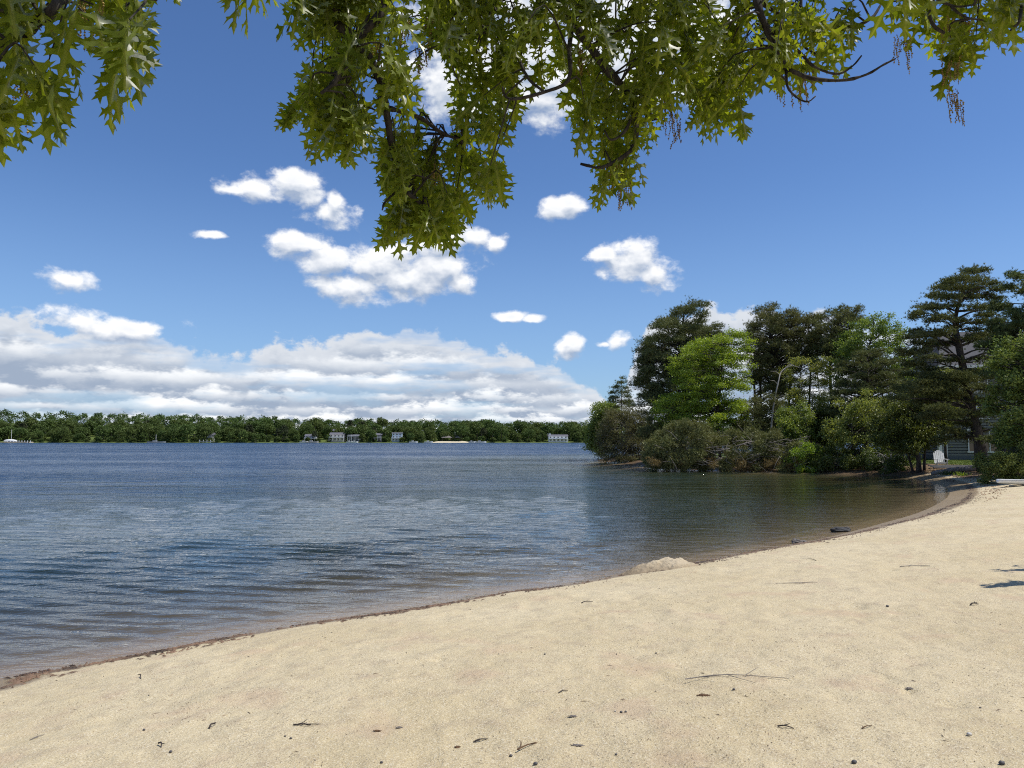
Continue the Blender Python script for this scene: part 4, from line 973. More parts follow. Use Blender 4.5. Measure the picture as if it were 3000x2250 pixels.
# ------------------------------------------------------------------ wood on the far shore
M['far'] = foliage('far_leaves', (.045, .078, .024), (.135, .185, .055), .22, (1.4, 1.3, .5), .09, .02, .5)
M['far2'] = foliage('far_pine', (.040, .052, .026), (.085, .100, .050), .1, (1.2, 1.1, .6), .12, .02, .4)
def far_crown(seed, R_=5.0, H_=11.0, nl=30, nq=75, q=.72, cone=0.0):
    g = np.random.default_rng(seed); L = []
    for _ in range(nl):
        d = unit(g.standard_normal(3)); d[2] = abs(d[2])*1.1-.35
        k = R_*(.72-.2*cone*max(0, d[2])); L.append([d[0]*k, d[1]*k, H_*.56+d[2]*H_*(.34+.14*cone), R_*.36, R_*.36, R_*.30])
    for _ in range(9): a = g.random()*6.28; L.append([math.cos(a)*R_*.6, math.sin(a)*R_*.6, H_*.14, R_*.40, R_*.40, H_*.16])
    C, Dd = lobe_points(np.array(L), nq, g, .35); return leaf_quads(C, q, g, .9, .8)
def far_meshes():
    me = []
    tk = MB().tube([(0, 0, -1), (0, 0, 4), (.3, 0, 8)], [.3, .25, .12], 5); tv = np.concatenate(tk.V)
    for i, (r, h, cone, mt) in enumerate([(5.2, 12.5, 0, 'far'), (4.2, 11, .2, 'far'), (6.0, 13.5, 0, 'far'), (3.6, 10, .3, 'far'), (3.4, 13.5, .9, 'far2'), (5.0, 11.5, 0, 'far'), (2.9, 6.0, 0, 'far')]):
        V, F_ = far_crown(200+i, r, h, cone=cone)
        o = mesh_np('broadleaf_tree' if mt == 'far' else 'pine_tree', np.vstack([tv, V]), [tk.F[4][0], F_+len(tv)], [M['bark'], M[mt]], midx=[0]*len(tk.F[4][0])+[1]*len(F_))
        me.append((o.data, mt)); bpy.data.objects.remove(o)
    return me
FAR = far_meshes()
SH = lambda x: float(np.interp(x, [-520, -430, -330, -240, -160, -80, -10, 60, 120, 210, 300], [380, 500, 552, 548, 556, 548, 556, 560, 552, 560, 545]))
FH_PX = [(598, 622), (886, 922), (952, 1006), (1012, 1052), (1084, 1116), (1140, 1180), (1262, 1380), (1600, 1668), (452, 486), (-20, 42)]
def px_at(x, y): return CX + F*x/y
def far_forest():
    g = np.random.default_rng(88); n = 0
    LB = {0: 'broad round-topped tree in the wood along the far shore', 1: 'medium leafy tree in the wood along the far shore', 2: 'wide-crowned tall tree in the wood along the far shore',
          3: 'narrow leafy tree in the wood along the far shore', 4: 'dark conical pine among the leafy trees of the far shore', 5: 'full round leafy tree in the wood along the far shore', 6: 'low bushy tree at the water edge of the far shore'}
    for row, (off, sc, step) in enumerate([(3.5, .62, 7.2), (12, .86, 7.6), (25, .94, 8.4), (41, .98, 9.0), (58, 1.0, 9.8)]):
        x = -455.0
        while x < 150 and n < 300:
            x += step*g.uniform(.75, 1.35); xx = x; y = SH(xx)+off+g.uniform(-1, 1)*(2.0 if row == 0 else 7.5)
            p = px_at(xx, y)
            if p > 1790: break
            if row < 1 + (1 if 940 < p < 1010 else 0) + (1 if 1600 < p < 1668 else 0) and any(a-3 < p < b+3 for a, b in FH_PX) and g.random() < (.62 if p < 1200 else 1): continue
            i = int(g.choice([0, 1, 2, 3, 4, 5], p=[.24, .2, .2, .1, .08, .18])) if row else int(g.choice([6, 3, 1, 6]))
            me, mt = FAR[i]; o = bpy.data.objects.new('broadleaf_tree' if mt == 'far' else 'pine_tree', me); COL.objects.link(o)
            k = sc*g.uniform(.72, 1.25)*(1 if row else 1.1); o.location = (xx, y, gz(xx, y)-.3); o.scale = (k*1.05, k*1.05, k*g.uniform(.9, 1.12)); o.rotation_euler = (0, 0, g.random()*6.28)
            tag(o, LB[i], 'tree', 'trees of the wood on the far shore'); n += 1
    # the wood going on behind and to the sides, one mass
    Vs, Fs, c = [], [], 0
    base = [far_crown(300+i, 5.5, 12.5, 22, 14, 1.15) for i in range(4)]
    pos = []
    for off in (76, 92, 108):
        x = -560.0
        while x < 60: x += g.uniform(7, 11); pos.append((x, off+g.uniform(-4, 4)))
    for off in (5, 18, 36, 60, 90):
        x = 60.0 if off < 70 else 60
        while x < 330: x += g.uniform(8, 11); pos.append((x, off+g.uniform(-4, 4)))
    for off in (5, 20, 40, 60):
        x = -700.
        while x < -455: x += g.uniform(8, 11); pos.append((x, off))
    for x, off in pos:
        y = SH(x)+off; V, F_ = base[g.integers(4)]; a = g.random()*6.28; k = g.uniform(.78, 1.08)
        if off < 10: k *= .7
        V2 = V*k; V2 = np.stack([V2[:, 0]*math.cos(a)-V2[:, 1]*math.sin(a)+x, V2[:, 0]*math.sin(a)+V2[:, 1]*math.cos(a)+y, V2[:, 2]+gz(x, y)], 1)
        Vs.append(V2); Fs.append(F_+c); c += len(V2)
    o = mesh_np('woodland', np.concatenate(Vs), [np.concatenate(Fs)], M['far']); tag(o, 'continuous wood covering the hill behind the far shore trees', 'wood', kind='stuff')
far_forest()
M['cream'] = simple('cream_wall', (.60, .56, .47), .8, .06); M['lgrey'] = simple('light_grey_wall', (.38, .39, .40), .8, .06); M['dgrey'] = simple('dark_grey_wall', (.09, .10, .11), .8, .06)
M['lblue'] = simple('pale_blue_wall', (.45, .55, .62), .8, .06); M['froof'] = simple('grey_far_roof', (.12, .12, .14), .8, .1)
def far_house(px, wpx, toppx, mt, label, y0=None, floors=2, gable=True, roof='froof', deck=True, off=6, chimney=False, basepx=1291):
    x = (px-CX)/F*SH((px-CX)/F*560); y = SH(x)+off; k = y/F; W = wpx*k; z0 = CAMZ-(basepx-HZ)*k; H = (basepx-toppx)*k; wh = H*(.74 if gable else .9); dp = W*.7
    e = empty('lake_house', (x, y, z0), label, 'house', 'houses along the far shore')
    MB().box((0, dp/2, wh/2-1), (W, dp, wh+2)).build('wall', M[mt], e)
    r = MB(); o = .5
    r.add([(-W/2-o, -o, wh), (W/2+o, -o, wh), (W/2+o, dp+o, wh), (-W/2-o, dp+o, wh), (-W/2-o, dp/2, H), (W/2+o, dp/2, H)], [[0, 1, 5, 4], [2, 3, 4, 5], [0, 3, 2, 1]]); r.F[3] = [np.array([[0, 4, 3], [1, 2, 5]])]
    ro = r.build('roof', M[roof], e)
    if chimney: MB().box((-W/2+1.2, dp*.3, H*.65), (1.1, 1.1, H*1.0)).build('chimney', M['white'], ro)
    fh = wh/floors; nw = max(3, int(W/2.6))
    for f in range(floors):
        for i in range(nw):
            wx = -W/2+(i+.5)*W/nw; fr = MB().box((wx, -.05, f*fh+fh*.52), (1.25, .12, fh*.58)).build('window', M['white'], e)
            MB().box((wx, -.13, f*fh+fh*.52), (1.0, .05, fh*.5)).build('pane', M['pane'], fr)
    if deck:
        d = MB(); d.box((0, -1.2, fh*1.0), (W, 2.2, .25)); d.box((0, -2.2, fh+.9), (W, .08, .1))
        for i in range(nw+1): d.box((-W/2+i*W/nw, -2.2, fh*.5+.4), (.2, .2, fh+.9))
        d.build('deck', M['white'], e)
    return e
far_house(605, 16, 1268, 'lgrey', 'small grey house right at the water, leftmost on the far shore', off=9)
far_house(904, 30, 1272, 'lgrey', 'grey house with white posts, left of the tall white gabled house', floors=2)
far_house(960, 14, 1257, 'white', 'tall narrow white gabled house on the slope above the cream house', off=26, deck=False, basepx=1276, floors=2)
far_house(983, 42, 1267, 'cream', 'wide cream house below the white gable', floors=2)
far_house(1033, 32, 1273, 'dgrey', 'low dark house between the cream house and the blue decks', floors=1)
far_house(1101, 26, 1269, 'dgrey', 'dark house with grey gable left of the blue decks', floors=2)
far_house(1160, 28, 1267, 'lblue', 'pale blue house with three stacked white decks', floors=3, gable=False)
far_house(1636, 56, 1273, 'white', 'large white house with chimney and grey roof alone at the right of the far shore', floors=2, chimney=True, basepx=1293, off=5)
def far_bits():
    def at(px, dy=1294, off=1.5):
        x = (px-CX)/F*SH((px-CX)/F*560); y = SH(x)+off; return x, y
    for px, L, z, mt, lab in ((897, 6, 0, 'white', 'small white motor boat moored below the grey posted house'), (921, 9, 0, 'cream', 'long yellowish boat drawn up left of the cream house'), (1029, 5, 0, 'white', 'left one of two small white boats by the low dark house'),
                       (1044, 5, 0, 'white', 'right one of two small white boats by the low dark house'), (1214, 6, 0, 'white', 'white boat moored at the left of the far sandy beach'), (1258, 6, 0, 'white', 'grey white boat at the left end of the far beach'), (1384, 5, 0, 'white', 'white boat at the right end of the far beach'),
                       (1409, 8, 0, 'white', 'long white motor boat right of the far beach'), (470, 13, 0, 'lgrey', 'grey boat hoist barge below the tall pole on the left far shore')):
        x, y = at(px, off=-4); m = MB(); n = 9
        V = []
        for i in range(n):
            u = i/(n-1); w = .9*(1-max(0, (u-.55)/.45)**2)+.03; xx = (u-.5)*L; V += [(xx, -w, .8+.25*u*u), (xx, w, .8+.25*u*u), (xx, w*.7, -.1), (xx, -w*.7, -.1)]
        m.add(V, [[i*4+j, i*4+(j+1) % 4, (i+1)*4+(j+1) % 4, (i+1)*4+j] for i in range(n-1) for j in range(4)] + [[0, 3, 2, 1]])
        o = empty('moored_boat', (x, y, 0), lab, 'boat', 'boats moored along the far shore'); m.build('hull', M[mt], o)
        c = MB(); c.box((-.1*L, 0, 1.25), (L*.22, 1.1, .7)); c.build('cabin', M['lgrey'], o)
    x0, y0 = at(1262); x1, y1 = at(1378); m = MB(); N = 24
    V = []
    for i in range(N+1):
        u = i/N; x = x0+(x1-x0)*u; y = SH(x); w = 1-abs(2*u-1)**4; V += [(x, y-3, -.05), (x, y+1+5*w, .85*w+.1), (x, y+10, 1.2*w+.1)]
    m.add(V, [[i*3+j, (i+1)*3+j, (i+1)*3+j+1, i*3+j+1] for i in range(N) for j in range(2)])
    o = m.build('far_beach', simple('far_sand', (.62, .54, .38), .95, .1, 1)); tag(o, kind='structure')
    for px, lab in ((1307, 'left one of the two picnic shelters behind the far beach'), (1332, 'right one of the two picnic shelters behind the far beach')):
        x, y = at(px, off=9); e = empty('picnic_shelter', (x, y, 1.2), lab, 'shelter', 'picnic shelters on the far beach')
        MB().add([(-4, -3, 2.4), (4, -3, 2.4), (4, 3, 2.4), (-4, 3, 2.4), (-1.5, 0, 3.9), (1.5, 0, 3.9)], [[0, 1, 5, 4], [2, 3, 4, 5], [3, 2, 1, 0]]).build('roof', M['deadbark'], e)
        p = MB(); [p.box((a, b_, 1.2), (.3, .3, 2.5)) for a in (-3.2, 3.2) for b_ in (-2.3, 2.3)]; p.build('frame', M['bark'], e)
    for px, h, lab, off in ((1331, 7.5, 'thin pale pole rising behind the far beach', 8), (462, 5.5, 'white pole above the barge on the left far shore', -1), (3, 9, 'white mast of a beached sailing boat at the far left edge', 2)):
        x, y = at(px, off=off); o = MB().tube([(0, 0, 0), (0, 0, h)], .11, 6).build('pole', M['white']); o.location = (x, y, 0.3); tag(o, lab, 'pole')
    x, y = at(6, off=0); m = MB().blob((0, 0, 1.2), (5, 1.6, 1.3), 12, 6, .05); o = m.build('beached_sailboat', M['white'], smooth=True); o.location = (x, y, 0); tag(o, 'white sailing boat hull pulled ashore at the far left edge', 'boat')
    m = MB(); x, y = at(12, off=0); m.box((0, 0, .2), (26, 7, .8), tilt=None); o = m.build('far_sand_strip', simple('strip_sand', (.5, .42, .3), .95, .2, 1)); o.location = (x, y, 0); tag(o, kind='structure')
    x, y = at(58, off=-6); e = empty('jetty', (x, y, 0), 'low jetty on white piles near the left end of the far shore', 'jetty')
    MB().box((0, 0, .75), (17, 1.6, .18)).build('deck', M['deadbark'], e)
    for k in range(9): MB().box((-8+k*2, -1, .6), (.32, .32, 2.0)).build('pile', M['white'], e)
    x, y = at(620, off=-2); e = empty('jetty', (x-3, y, 0), 'small pale landing stage in front of the leftmost grey house', 'jetty'); MB().box((0, 0, 1.0), (9, 2, .3)).build('deck', M['lgrey'], e)
    for k in range(4): MB().box((-4+k*2.6, -.8, .8), (.25, .25, 2.6)).build('pile', M['white'], e)
far_bits()

# ------------------------------------------------------------------ the oak we stand under
def oak_mat():
    m, t = mat('oak_leaves')
    g = t.new('ShaderNodeNewGeometry'); co = t.new('ShaderNodeTexCoord').outputs['Object']; r = t.attr('rnd')
    mid = t.attr('mid')
    c = t.mix(r, C4((.070, .100, .012)), C4((.15, .19, .028)))
    c = t.mix(t.mr(mid, .045, .012, 0, .45), c, C4((.24, .26, .09)))
    c = t.mix(t.m('MULTIPLY', t.mr(t.noise(co, 60, 3), .62, .72), .5), c, C4((.10, .07, .03)))
    d = t.new('ShaderNodeBsdfDiffuse', {'Color': c})
    tr = t.new('ShaderNodeBsdfTranslucent', {'Color': t.mix(1.0, c, C4((2.7, 2.5, .55)), 'MULTIPLY')})
    mx = t.new('ShaderNodeMixShader', {0: .5, 1: d.outputs[0], 2: tr.outputs[0]})
    fr = t.new('ShaderNodeFresnel', {'IOR': 1.4})
    gl = t.new('ShaderNodeBsdfGlossy', {'Color': (1, 1, 1, 1), 'Roughness': .5})
    mx2 = t.new('ShaderNodeMixShader', {0: t.m('MULTIPLY', fr.outputs[0], .10), 1: mx.outputs[0], 2: gl.outputs[0]})
    out(t, mx2); return m
def leaf_shapes():
    """outlines of pin oak leaves: x across, y from stalk to tip"""
    res = []
    for sd_ in range(5):
        g = np.random.default_rng(400+sd_); half = []
        for side in (1, -1):
            j = lambda s=.02: g.normal(0, s)
            w = g.uniform(.88, 1.12); s = g.normal(0, .015)
            pts = [(.035, .0), (.07, .05), (.14, .09), (.26+j(), .06+j()), (.225, .115), (.30+j(), .15+j()), (.17, .175), (.08, .205), (.045, .25), (.05, .315),
                   (.11, .355), (.22, .385), (.37+j(), .36+j()), (.345, .42), (.47+j(), .47+j()), (.33, .475), (.345+j(), .57+j()), (.24, .485), (.13, .465), (.055, .49), (.04, .56), (.05, .625),
                   (.10, .67), (.19, .72), (.31+j(), .72+j()), (.25, .765), (.29+j(), .85+j()), (.18, .79), (.10, .765), (.055, .79), (.045, .84), (.10, .89), (.14+j(), .965), (.06, .93)]
            half.append([(x*w*side, y+s) for x, y in pts])
        V, F_ = [], []
        for h in half:
            pl = [(0.0, 0.0)] + h + [(0.0, 1.04), (0.0, .8), (0.0, .6), (0.0, .4), (0.0, .2)]
            tri = tessellate_polygon([[Vector((x, y, 0)) for x, y in pl]])
            F_ += [[i+len(V) for i in t_] for t_ in tri]; V += [(x, y, 0) for x, y in pl]
        V = np.array(V, float); F_ = np.array(F_)
        # stalk
        n = len(V); V = np.vstack([V, [[-.008, -.24, 0], [.008, -.24, 0], [.014, .0, 0], [-.014, .0, 0]]]); F_ = np.vstack([F_, [[n, n+1, n+2], [n, n+2, n+3]]])
        res.append((V, F_))
    return res
def oak():
    g = np.random.default_rng(2024)
    TB = np.array([-1.6, -3.2, 0.]); TB[2] = gz(TB[0], TB[1])-.05
    e = empty('oak_tree', TB, 'pin oak overhead whose leafy boughs hang across the top of the view', 'tree')
    fork = np.array([-1.3, -2.9, 4.9])
    tk = MB(); tk.tube(smoothline([TB, TB+[.05, .05, 1.2], (TB+fork)/2+[.1, 0, .4], fork, fork+[.2, .5, 2.2], fork+[.3, .9, 4.0]], 20)-TB, np.interp(np.linspace(0, 1, 20), [0, .08, .5, 1], [.42, .30, .24, .08]), 14, rough=.03)
    tk.build('trunk', M['oakbark'], e, True)
    BR = MB(); nodes = []                                   # nodes: points on twigs where leaves can spring
    def limb(pts, r0, r1, n=22, rec=True):
        q = smoothline(pts, n); BR.tube(q-TB, np.linspace(r0*.8, r1, n)*(1+.10*g.standard_normal(n)), 7, cap=True, rough=.05, g=g)
        if rec: nodes.extend([tuple(x) for x in q[n//5:]])
        return q
    def pxl(lst): return [P(x, y, D*.93) for x, y, D in lst]
    hub = np.array([-.55, .9, 5.6]); hubr = np.array([1.2, 1.2, 5.7]); hubl = np.array([-1.9, .3, 4.6])
    limb([fork, fork+[.35, 1.6, .6], hub], .13, .075, rec=False); limb([fork, fork+[1.2, 1.9, .9], hubr], .12, .07, rec=False); limb([fork, fork+[-.3, 1.4, -.1], hubl], .10, .055, rec=False)
    h2 = P(972, -150, 3.1)
    limb([hub, (hub+h2)/2+[0, .2, .1], h2], .075, .05, rec=False)
    limb([h2]+pxl([(976, -20, 3.1), (985, 62, 3.1), (1060, 140, 3.1), (1112, 229, 3.1), (1130, 320, 3.15), (1149, 435, 3.2), (1172, 540, 3.2), (1227, 591, 3.25), (1263, 630, 3.3)]), .034, .007, 34)
    limb([h2+[.1, .1, .1]]+pxl([(1130, 0, 3.0), (1048, 110, 2.95), (1002, 183, 2.9), (984, 238, 2.9), (942, 272, 2.85)]), .022, .006)
    limb(pxl([(1135, 316, 3.15), (1227, 343, 3.3), (1295, 389, 3.4), (1355, 412, 3.45)]), .013, .006)
    limb(pxl([(1180, 545, 3.2), (1130, 590, 3.15), (1120, 615, 3.1)]), .007, .003, 10)
    limb(pxl([(1225, 590, 3.25), (1290, 608, 3.35), (1340, 610, 3.4)]), .007, .003, 10)
    h3 = P(1600, -160, 3.4)
    limb([hubr, (hub+h3)/2+[.5, .2, .3], h3], .07, .045, rec=False)
    limb([h3]+pxl([(1639, 0, 3.3), (1666, 46, 3.3), (1712, 115, 3.3), (1781, 206, 3.3), (1840, 275, 3.3), (1859, 321, 3.3), (1863, 389, 3.3), (1850, 440, 3.3), (1767, 490, 3.3), (1700, 480, 3.3)]), .030, .006, 32)
    limb(pxl([(1859, 321, 3.3), (1830, 385, 3.25), (1790, 410, 3.2), (1770, 380, 3.2)]), .009, .003, 12)
    limb(pxl([(1859, 318, 3.3), (1895, 325, 3.35), (1932, 357, 3.4)]), .010, .004, 10)
    limb(pxl([(1660, 44, 3.3), (1712, 46, 3.35), (1776, 96, 3.4), (1850, 55, 3.5), (1941, 0, 3.6), (2020, -90, 3.8)]), .017, .010)
    limb(pxl([(1678, 70, 3.3), (1668, 140, 3.2), (1666, 234, 3.15), (1593, 270, 3.1), (1506, 291, 3.05), (1479, 279, 3.05), (1473, 256, 3.0)]), .012, .004)
    limb(pxl([(1515, 160, 3.2), (1547, 229, 3.15), (1593, 268, 3.1)]), .008, .005, 10)
    limb([h3-[.3, 0, 0]]+pxl([(1369, 0, 3.3), (1396, 64, 3.3), (1430, 90, 3.3), (1380, 100, 3.3), (1300, 121, 3.3)]), .012, .005)
    limb([h3-[.2, 0, 0]]+pxl([(1575, 0, 3.5), (1580, 80, 3.5), (1530, 60, 3.6), (1460, 30, 3.7)]), .012, .005)
    h4 = P(2190, -170, 3.2); limb([hubr, (hubr+h4)/2+[.2, .1, .3], h4], .06, .035, rec=False)
    limb([h4]+pxl([(2217, 0, 3.1), (2253, 99, 3.1), (2289, 172, 3.1), (2307, 203, 3.1)]), .020, .013, rec=True)
    limb(pxl([(2307, 203, 3.1), (2384, 231, 3.1), (2475, 235, 3.1), (2542, 217, 3.1), (2588, 190, 3.1), (2624, 172, 3.1)]), .011, .003, 18, rec=False)
    limb(pxl([(2280, 104, 3.1), (2343, 154, 3.15), (2384, 194, 3.15), (2452, 217, 3.2), (2497, 194, 3.2), (2524, 163, 3.2)]), .009, .003, rec=False)
    limb([h4]+pxl([(2230, 0, 3.2), (2334, 59, 3.25), (2384, 84, 3.3), (2497, 79, 3.3), (2556, 50, 3.35), (2583, 9, 3.4)]), .013, .005)
    limb(pxl([(2340, -120, 3.3), (2346, 0, 3.3), (2346, 90, 3.3), (2357, 136, 3.25), (2389, 158, 3.2)]), .010, .004)
    limb(pxl([(2303, 203, 3.1), (2307, 253, 3.05), (2334, 285, 3.05), (2366, 298, 3.0), (2389, 282, 3.0)]), .007, .0025, 14)
    limb([h4, P(2560, -230, 3.2)]+pxl([(2719, -20, 2.9), (2723, 45, 2.9), (2741, 81, 2.9), (2768, 97, 2.9)]), .014, .005)
    limb(pxl([(2719, -15, 2.9), (2795, 18, 2.9), (2854, 14, 2.9)]), .007, .003, 10); limb(pxl([(2785, 18, 2.9), (2827, 50, 2.9), (2881, 59, 2.9)]), .006, .003, 10)
    limb([h4, P(2620, -260, 3.1), P(2960, -120, 2.8)]+pxl([(2990, 40, 2.7), (2960, 90, 2.7)]), .012, .004)
    h5 = P(190, -120, 2.1); limb([hubl, (hubl+h5)/2+[0, 0, .3], h5], .045, .03, rec=False)
    limb([h5]+pxl([(170, 5, 2.0), (119, 58, 2.0), (68, 102, 2.0), (0, 128, 2.0), (-120, 160, 2.0), (-260, 260, 2.0)]), .017, .010)
    limb(pxl([(115, 52, 2.0), (58, 44, 1.98), (0, 30, 1.95), (-100, 0, 1.9)]), .006, .004, 12); limb(pxl([(119, 42, 2.0), (92, 0, 2.0), (60, -90, 2.0)]), .006, .004, 10)
    limb([h5, P(330, -90, 2.1)]+pxl([(400, -20, 2.1), (460, 0, 2.1)]), .009, .004); limb(pxl([(-10, 128, 2.0), (-30, 260, 1.95), (-40, 330, 1.95)]), .008, .003, 12)
    limb([h5, P(500, -230, 2.4), P(640, -110, 2.5)], .012, .004)
    # regions that carry foliage: outline in the view, distance range, clusters, leaf length
    REG = [([(-250, -250), (470, -250), (475, 10), (400, 90), (330, 150), (210, 180), (130, 265), (60, 320), (-20, 350), (-250, 380)], 1.75, 2.35, 44, .145),
           ([(640, -250), (760, -250), (745, -25), (660, -20)], 2.2, 2.5, 3, .13),
           ([(830, -300), (1220, -300), (1200, 130), (1150, 300), (1210, 400), (1130, 440), (1010, 400), (900, 350), (880, 290), (850, 180), (830, 60)], 2.7, 3.6, 78, .135),
           ([(850, 250), (1000, 280), (1080, 360), (1040, 400), (930, 355), (845, 300)], 2.7, 3.3, 12, .13),
           ([(1120, 400), (1260, 370), (1420, 400), (1470, 430), (1440, 500), (1330, 540), (1310, 590), (1180, 560), (1110, 470)], 2.9, 3.9, 34, .13),
           ([(1150, 560), (1230, 560), (1330, 560), (1340, 620), (1270, 640), (1180, 640), (1110, 630)], 2.9, 3.6, 17, .13),
           ([(1200, -300), (1500, -300), (1500, 180), (1440, 260), (1400, 210), (1280, 130), (1210, 60)], 2.8, 4.0, 44, .13),
           ([(1330, 190), (1480, 180), (1540, 250), (1500, 330), (1440, 370), (1370, 330), (1350, 260)], 2.9, 3.7, 12, .13),
           ([(1500, -300), (2060, -300), (2060, 200), (1960, 240), (1880, 200), (1760, 180), (1650, 230), (1560, 180), (1500, 130)], 2.8, 4.1, 84, .13),
           ([(1690, 200), (1880, 200), (1940, 240), (1900, 330), (1890, 420), (1830, 500), (1740, 520), (1700, 430), (1690, 320)], 3.0, 3.8, 25, .13),
           ([(1930, 180), (2180, 120), (2200, 200), (2150, 290), (2060, 300), (1980, 270)], 2.9, 3.8, 20, .13),
           ([(2050, -300), (2600, -300), (2560, 20), (2480, 60), (2420, 160), (2340, 180), (2260, 200), (2180, 140), (2060, 130)], 2.7, 3.9, 50, .13),
           ([(2560, -300), (3200, -300), (3150, 60), (2960, 60), (2880, 140), (2780, 150), (2680, 80), (2580, 30)], 2.5, 3.4, 42, .145),
           ([(3150, -300), (4100, -300), (4000, 40), (3600, 120), (3150, 60)], 2.4, 3.2, 40, .145), ([(-1100, -250), (-250, -250), (-250, 330), (-700, 300), (-1100, 150)], 1.9, 2.6, 26, .15),
           ([(2760, 90), (2880, 100), (2860, 150), (2790, 160)], 2.6, 2.9, 5, .145)]
    N0 = np.array(nodes); shapes = leaf_shapes(); Vs, Fs, Rn, Md, c = [], [], [], [], 0
    stems = []
    def put_leaf(o, dirn, size):
        nonlocal c
        V, F_ = shapes[g.integers(len(shapes))]
        y = unit(np.asarray(dirn)); nrm = unit(g.standard_normal(3)*np.array([.55, .8, .5])+np.array([0, -.9, .2])); x = unit(np.cross(y, nrm)); nz = np.cross(x, y)
        yy = V[:, 1]; xx = V[:, 0]*g.uniform(.9, 1.15); fold = g.uniform(.05, .40); curl = g.uniform(-.15, .25); tw = g.normal(0, .25)
        z = fold*np.abs(xx)*.8 - curl*np.maximum(yy, 0)**2*.6 + tw*xx*yy + .02*np.sin(yy*14+g.random()*6)*np.sign(xx)
        P3 = o + size*(xx[:, None]*x + (yy[:, None]+.24)*y + z[:, None]*nz)
        P3[:, 2] -= .10*size*np.maximum(yy, 0)**2
        Vs.append(P3-TB); Fs.append(F_+c); c += len(V); Rn.append(np.full(len(V), g.random())); Md.append(np.abs(V[:, 0]))
    for poly, d0, d1, ncl, ls in REG:
        d1 = min(d1, 3.5); ncl = int(ncl*.78)
        xs = [p[0] for p in poly]; ys = [p[1] for p in poly]; k = 0
        while k < ncl:
            x, y = g.uniform(min(xs), max(xs)), g.uniform(min(ys), max(ys))
            if not in_poly(poly, x, y): continue
            k += 1; D = g.uniform(d0, d1); tip = P(x, y, D)
            dd = np.linalg.norm(N0-tip, axis=1); j = int(np.argmin(dd+.15*(N0[:, 2] < tip[2]))); a = N0[j]
            q = smoothline([a, (a+tip)/2+[0, 0, .06]+g.normal(0, .03, 3), tip], 7); BR.tube(q-TB, np.linspace(.0045, .0018, 7), 5, cap=False)
            tdir = unit(q[-1]-q[-3])
            for n_ in range(g.integers(5, 9)):
                o = q[6]-tdir*g.uniform(0, .13)*(n_ > 2)
                a_ = g.random()*6.28; side = np.array([math.cos(a_), math.sin(a_)*.8, 0])
                put_leaf(o, side*g.uniform(.2, .85)+tdir*.3+np.array([0, 0, -g.uniform(.45, 1.3)]), ls*g.uniform(.62, 1.22))
            if dd[j] > .35:
                for n_ in range(3): put_leaf(q[g.integers(2, 5)], unit(g.standard_normal(3)+[0, 0, -.8]), ls*g.uniform(.6, 1.0))
    # the crown above and behind the viewer, out of the picture
    for _ in range(330):
        p = np.array([g.uniform(-4.5, 5.0), g.uniform(-6, 2.2), g.uniform(4.6, 8.0)])
        q = [fork+[0, .3, .8], (fork+p)/2+[0, 0, .5], p]
        if _ % 6 == 0: BR.tube(smoothline(q, 8)-TB, np.linspace(.05, .006, 8), 5, cap=False)
        for n_ in range(8): put_leaf(p+g.normal(0, .18, 3), unit(g.standard_normal(3)+[0, 0, -.6]), .14)
    for _ in range(250):  # extra unseen leaf clumps, added overhead to shade the hanging boughs
        p = np.array([g.uniform(-3.5, 6.0), g.uniform(1.0, 3.2), g.uniform(5.0, 7.6)])
        if _ % 5 == 0: BR.tube(smoothline([hub if p[0] < .4 else hubr, (hub+p)/2+[0, 0, .4], p], 8)-TB, np.linspace(.03, .005, 8), 5, cap=False)
        for n_ in range(9): put_leaf(p+g.normal(0, .17, 3), unit(g.standard_normal(3)+[0, 0, -.6]), .15)
    BR.build('branches', M['oakbark'], e, True)
    mesh_np('crown', np.concatenate(Vs), [np.concatenate(Fs)], oak_mat(), e, attrs={'rnd': np.concatenate(Rn), 'mid': np.concatenate(Md)}, smooth=True)
    # hanging catkins
    cm = MB(); om = []
    octv = np.array([[1, 0, 0], [-1, 0, 0], [0, 1, 0], [0, -1, 0], [0, 0, 1], [0, 0, -1]], float); octf = np.array([[0, 2, 4], [2, 1, 4], [1, 3, 4], [3, 0, 4], [2, 0, 5], [1, 2, 5], [3, 1, 5], [0, 3, 5]])
    for (x, y, D) in [(1192, 60, 3.2), (1228, 145, 3.2), (1262, 60, 3.3), (1098, 130, 3.0), (1040, 310, 3.0), (1275, 500, 3.2), (1165, 480, 3.1), (1365, 350, 3.3), (1490, 20, 3.4), (1745, 90, 3.3), (1950, 300, 3.2), (1975, 350, 3.25), (1800, 480, 3.2), (1822, 540, 3.2), (1700, 150, 3.2), (2265, 150, 3.1), (2360, 190, 3.1), (2350, 240, 3.0), (2272, 215, 3.1),
                      (2770, 70, 2.9), (2830, 60, 2.9), (2796, 270, 2.8), (2790, 190, 2.8), (2635, 110, 2.9), (55, 215, 2.0), (262, 20, 2.05), (2010, 40, 3.4), (1440, 120, 3.3)]:
        p0 = P(x, y, D)
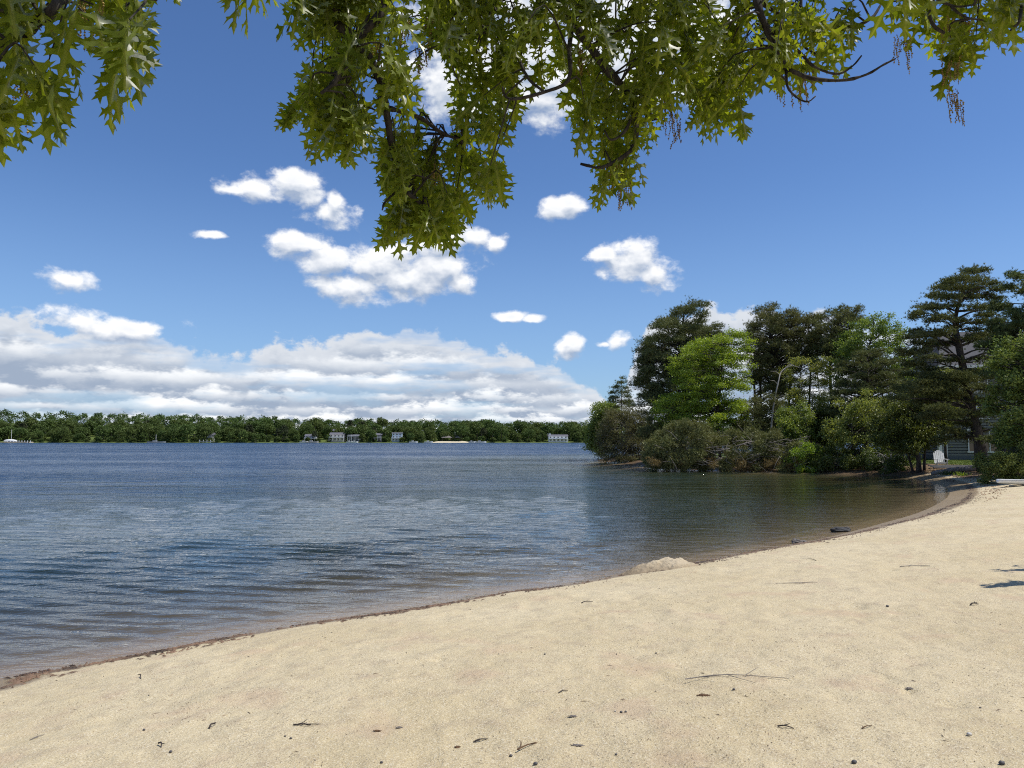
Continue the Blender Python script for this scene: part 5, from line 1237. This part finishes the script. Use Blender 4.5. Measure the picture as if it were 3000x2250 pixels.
        for s_ in range(g.integers(8, 14)):
            p = p0+g.normal(0, .018, 3); L = g.uniform(.05, .12); nb = int(L/.007); dx = g.normal(0, .012, 2)
            for b_ in range(nb):
                u = b_/nb; cpt = p+[dx[0]*u+g.normal(0, .002), dx[1]*u, -L*u]; cm.add(octv*g.uniform(.0026, .0048)+cpt-TB, octf)
            cm.tube([p-TB, p+[dx[0], dx[1], -L]-TB], .0007, 3, cap=False)
    cm.build('catkins', simple('catkin_brown', (.11, .055, .022), .85, .5, 60, col2=(.26, .19, .05)), e)
oak()

def right_tree():
    """a second oak just outside the picture; its low boughs throw the two shadows at the right edge"""
    g = np.random.default_rng(606); b = np.array([11.2, 9.6, gz(11.2, 9.6)-.05])
    e = empty('oak_tree', b, 'spreading oak standing on the beach to the right whose bough shadows reach onto the sand', 'tree')
    tk = MB(); tk.tube(np.array([[0, 0, 0], [-.1, 0, 1.6], [.1, .1, 3.4], [.2, .1, 6.5]]), [.3, .24, .2, .08], 12, rough=.04); tk.build('trunk', M['oakbark'], e, True)
    k = 1/math.tan(SUN_EL); off = np.array([math.sin(SUN_AZ)*k, math.cos(SUN_AZ)*k]); br = MB(); C = []
    for px, py, h, ln in ((2885, 1720, 2.7, 2.6), (2930, 1672, 3.0, 2.2)):
        s0 = G(px, py); t0 = np.array([s0[0]+off[0]*h, s0[1]+off[1]*h, s0[2]+h]) - b
        q = smoothline([[-.05, 0, 2.0], (t0+[0, 0, 2.0])*.5+[.4, 0, .3], t0+[.9, 0, .08], t0], 18); br.tube(q, np.linspace(.07, .008, 18), 6)
        for i in range(520):
            u = g.random()**.7*ln; w = .03+.13*u; C.append(t0+np.array([u, g.normal(0, w), g.normal(.03, .07)+.04*u]))
    for _ in range(40):
        p = np.array([g.uniform(1.8, 6.5), g.uniform(-3.5, 3.5), g.uniform(3.8, 6.5)]); br.tube([[.1, .1, 3.6], (p+[0, 0, 4.5])*.5, p], [.06, .04, .01], 5, cap=False)
        C += list(p+g.normal(0, .45, (60, 3)))
    br.build('branches', M['oakbark'], e, True)
    C = np.array(C); C = np.repeat(C, 2, 0)+g.normal(0, .05, (len(C)*2, 3)); V, F_ = leaf_quads(C, .13, g, .5, .55)
    mesh_np('crown', V, F_, M['leaf'], e)
right_tree()
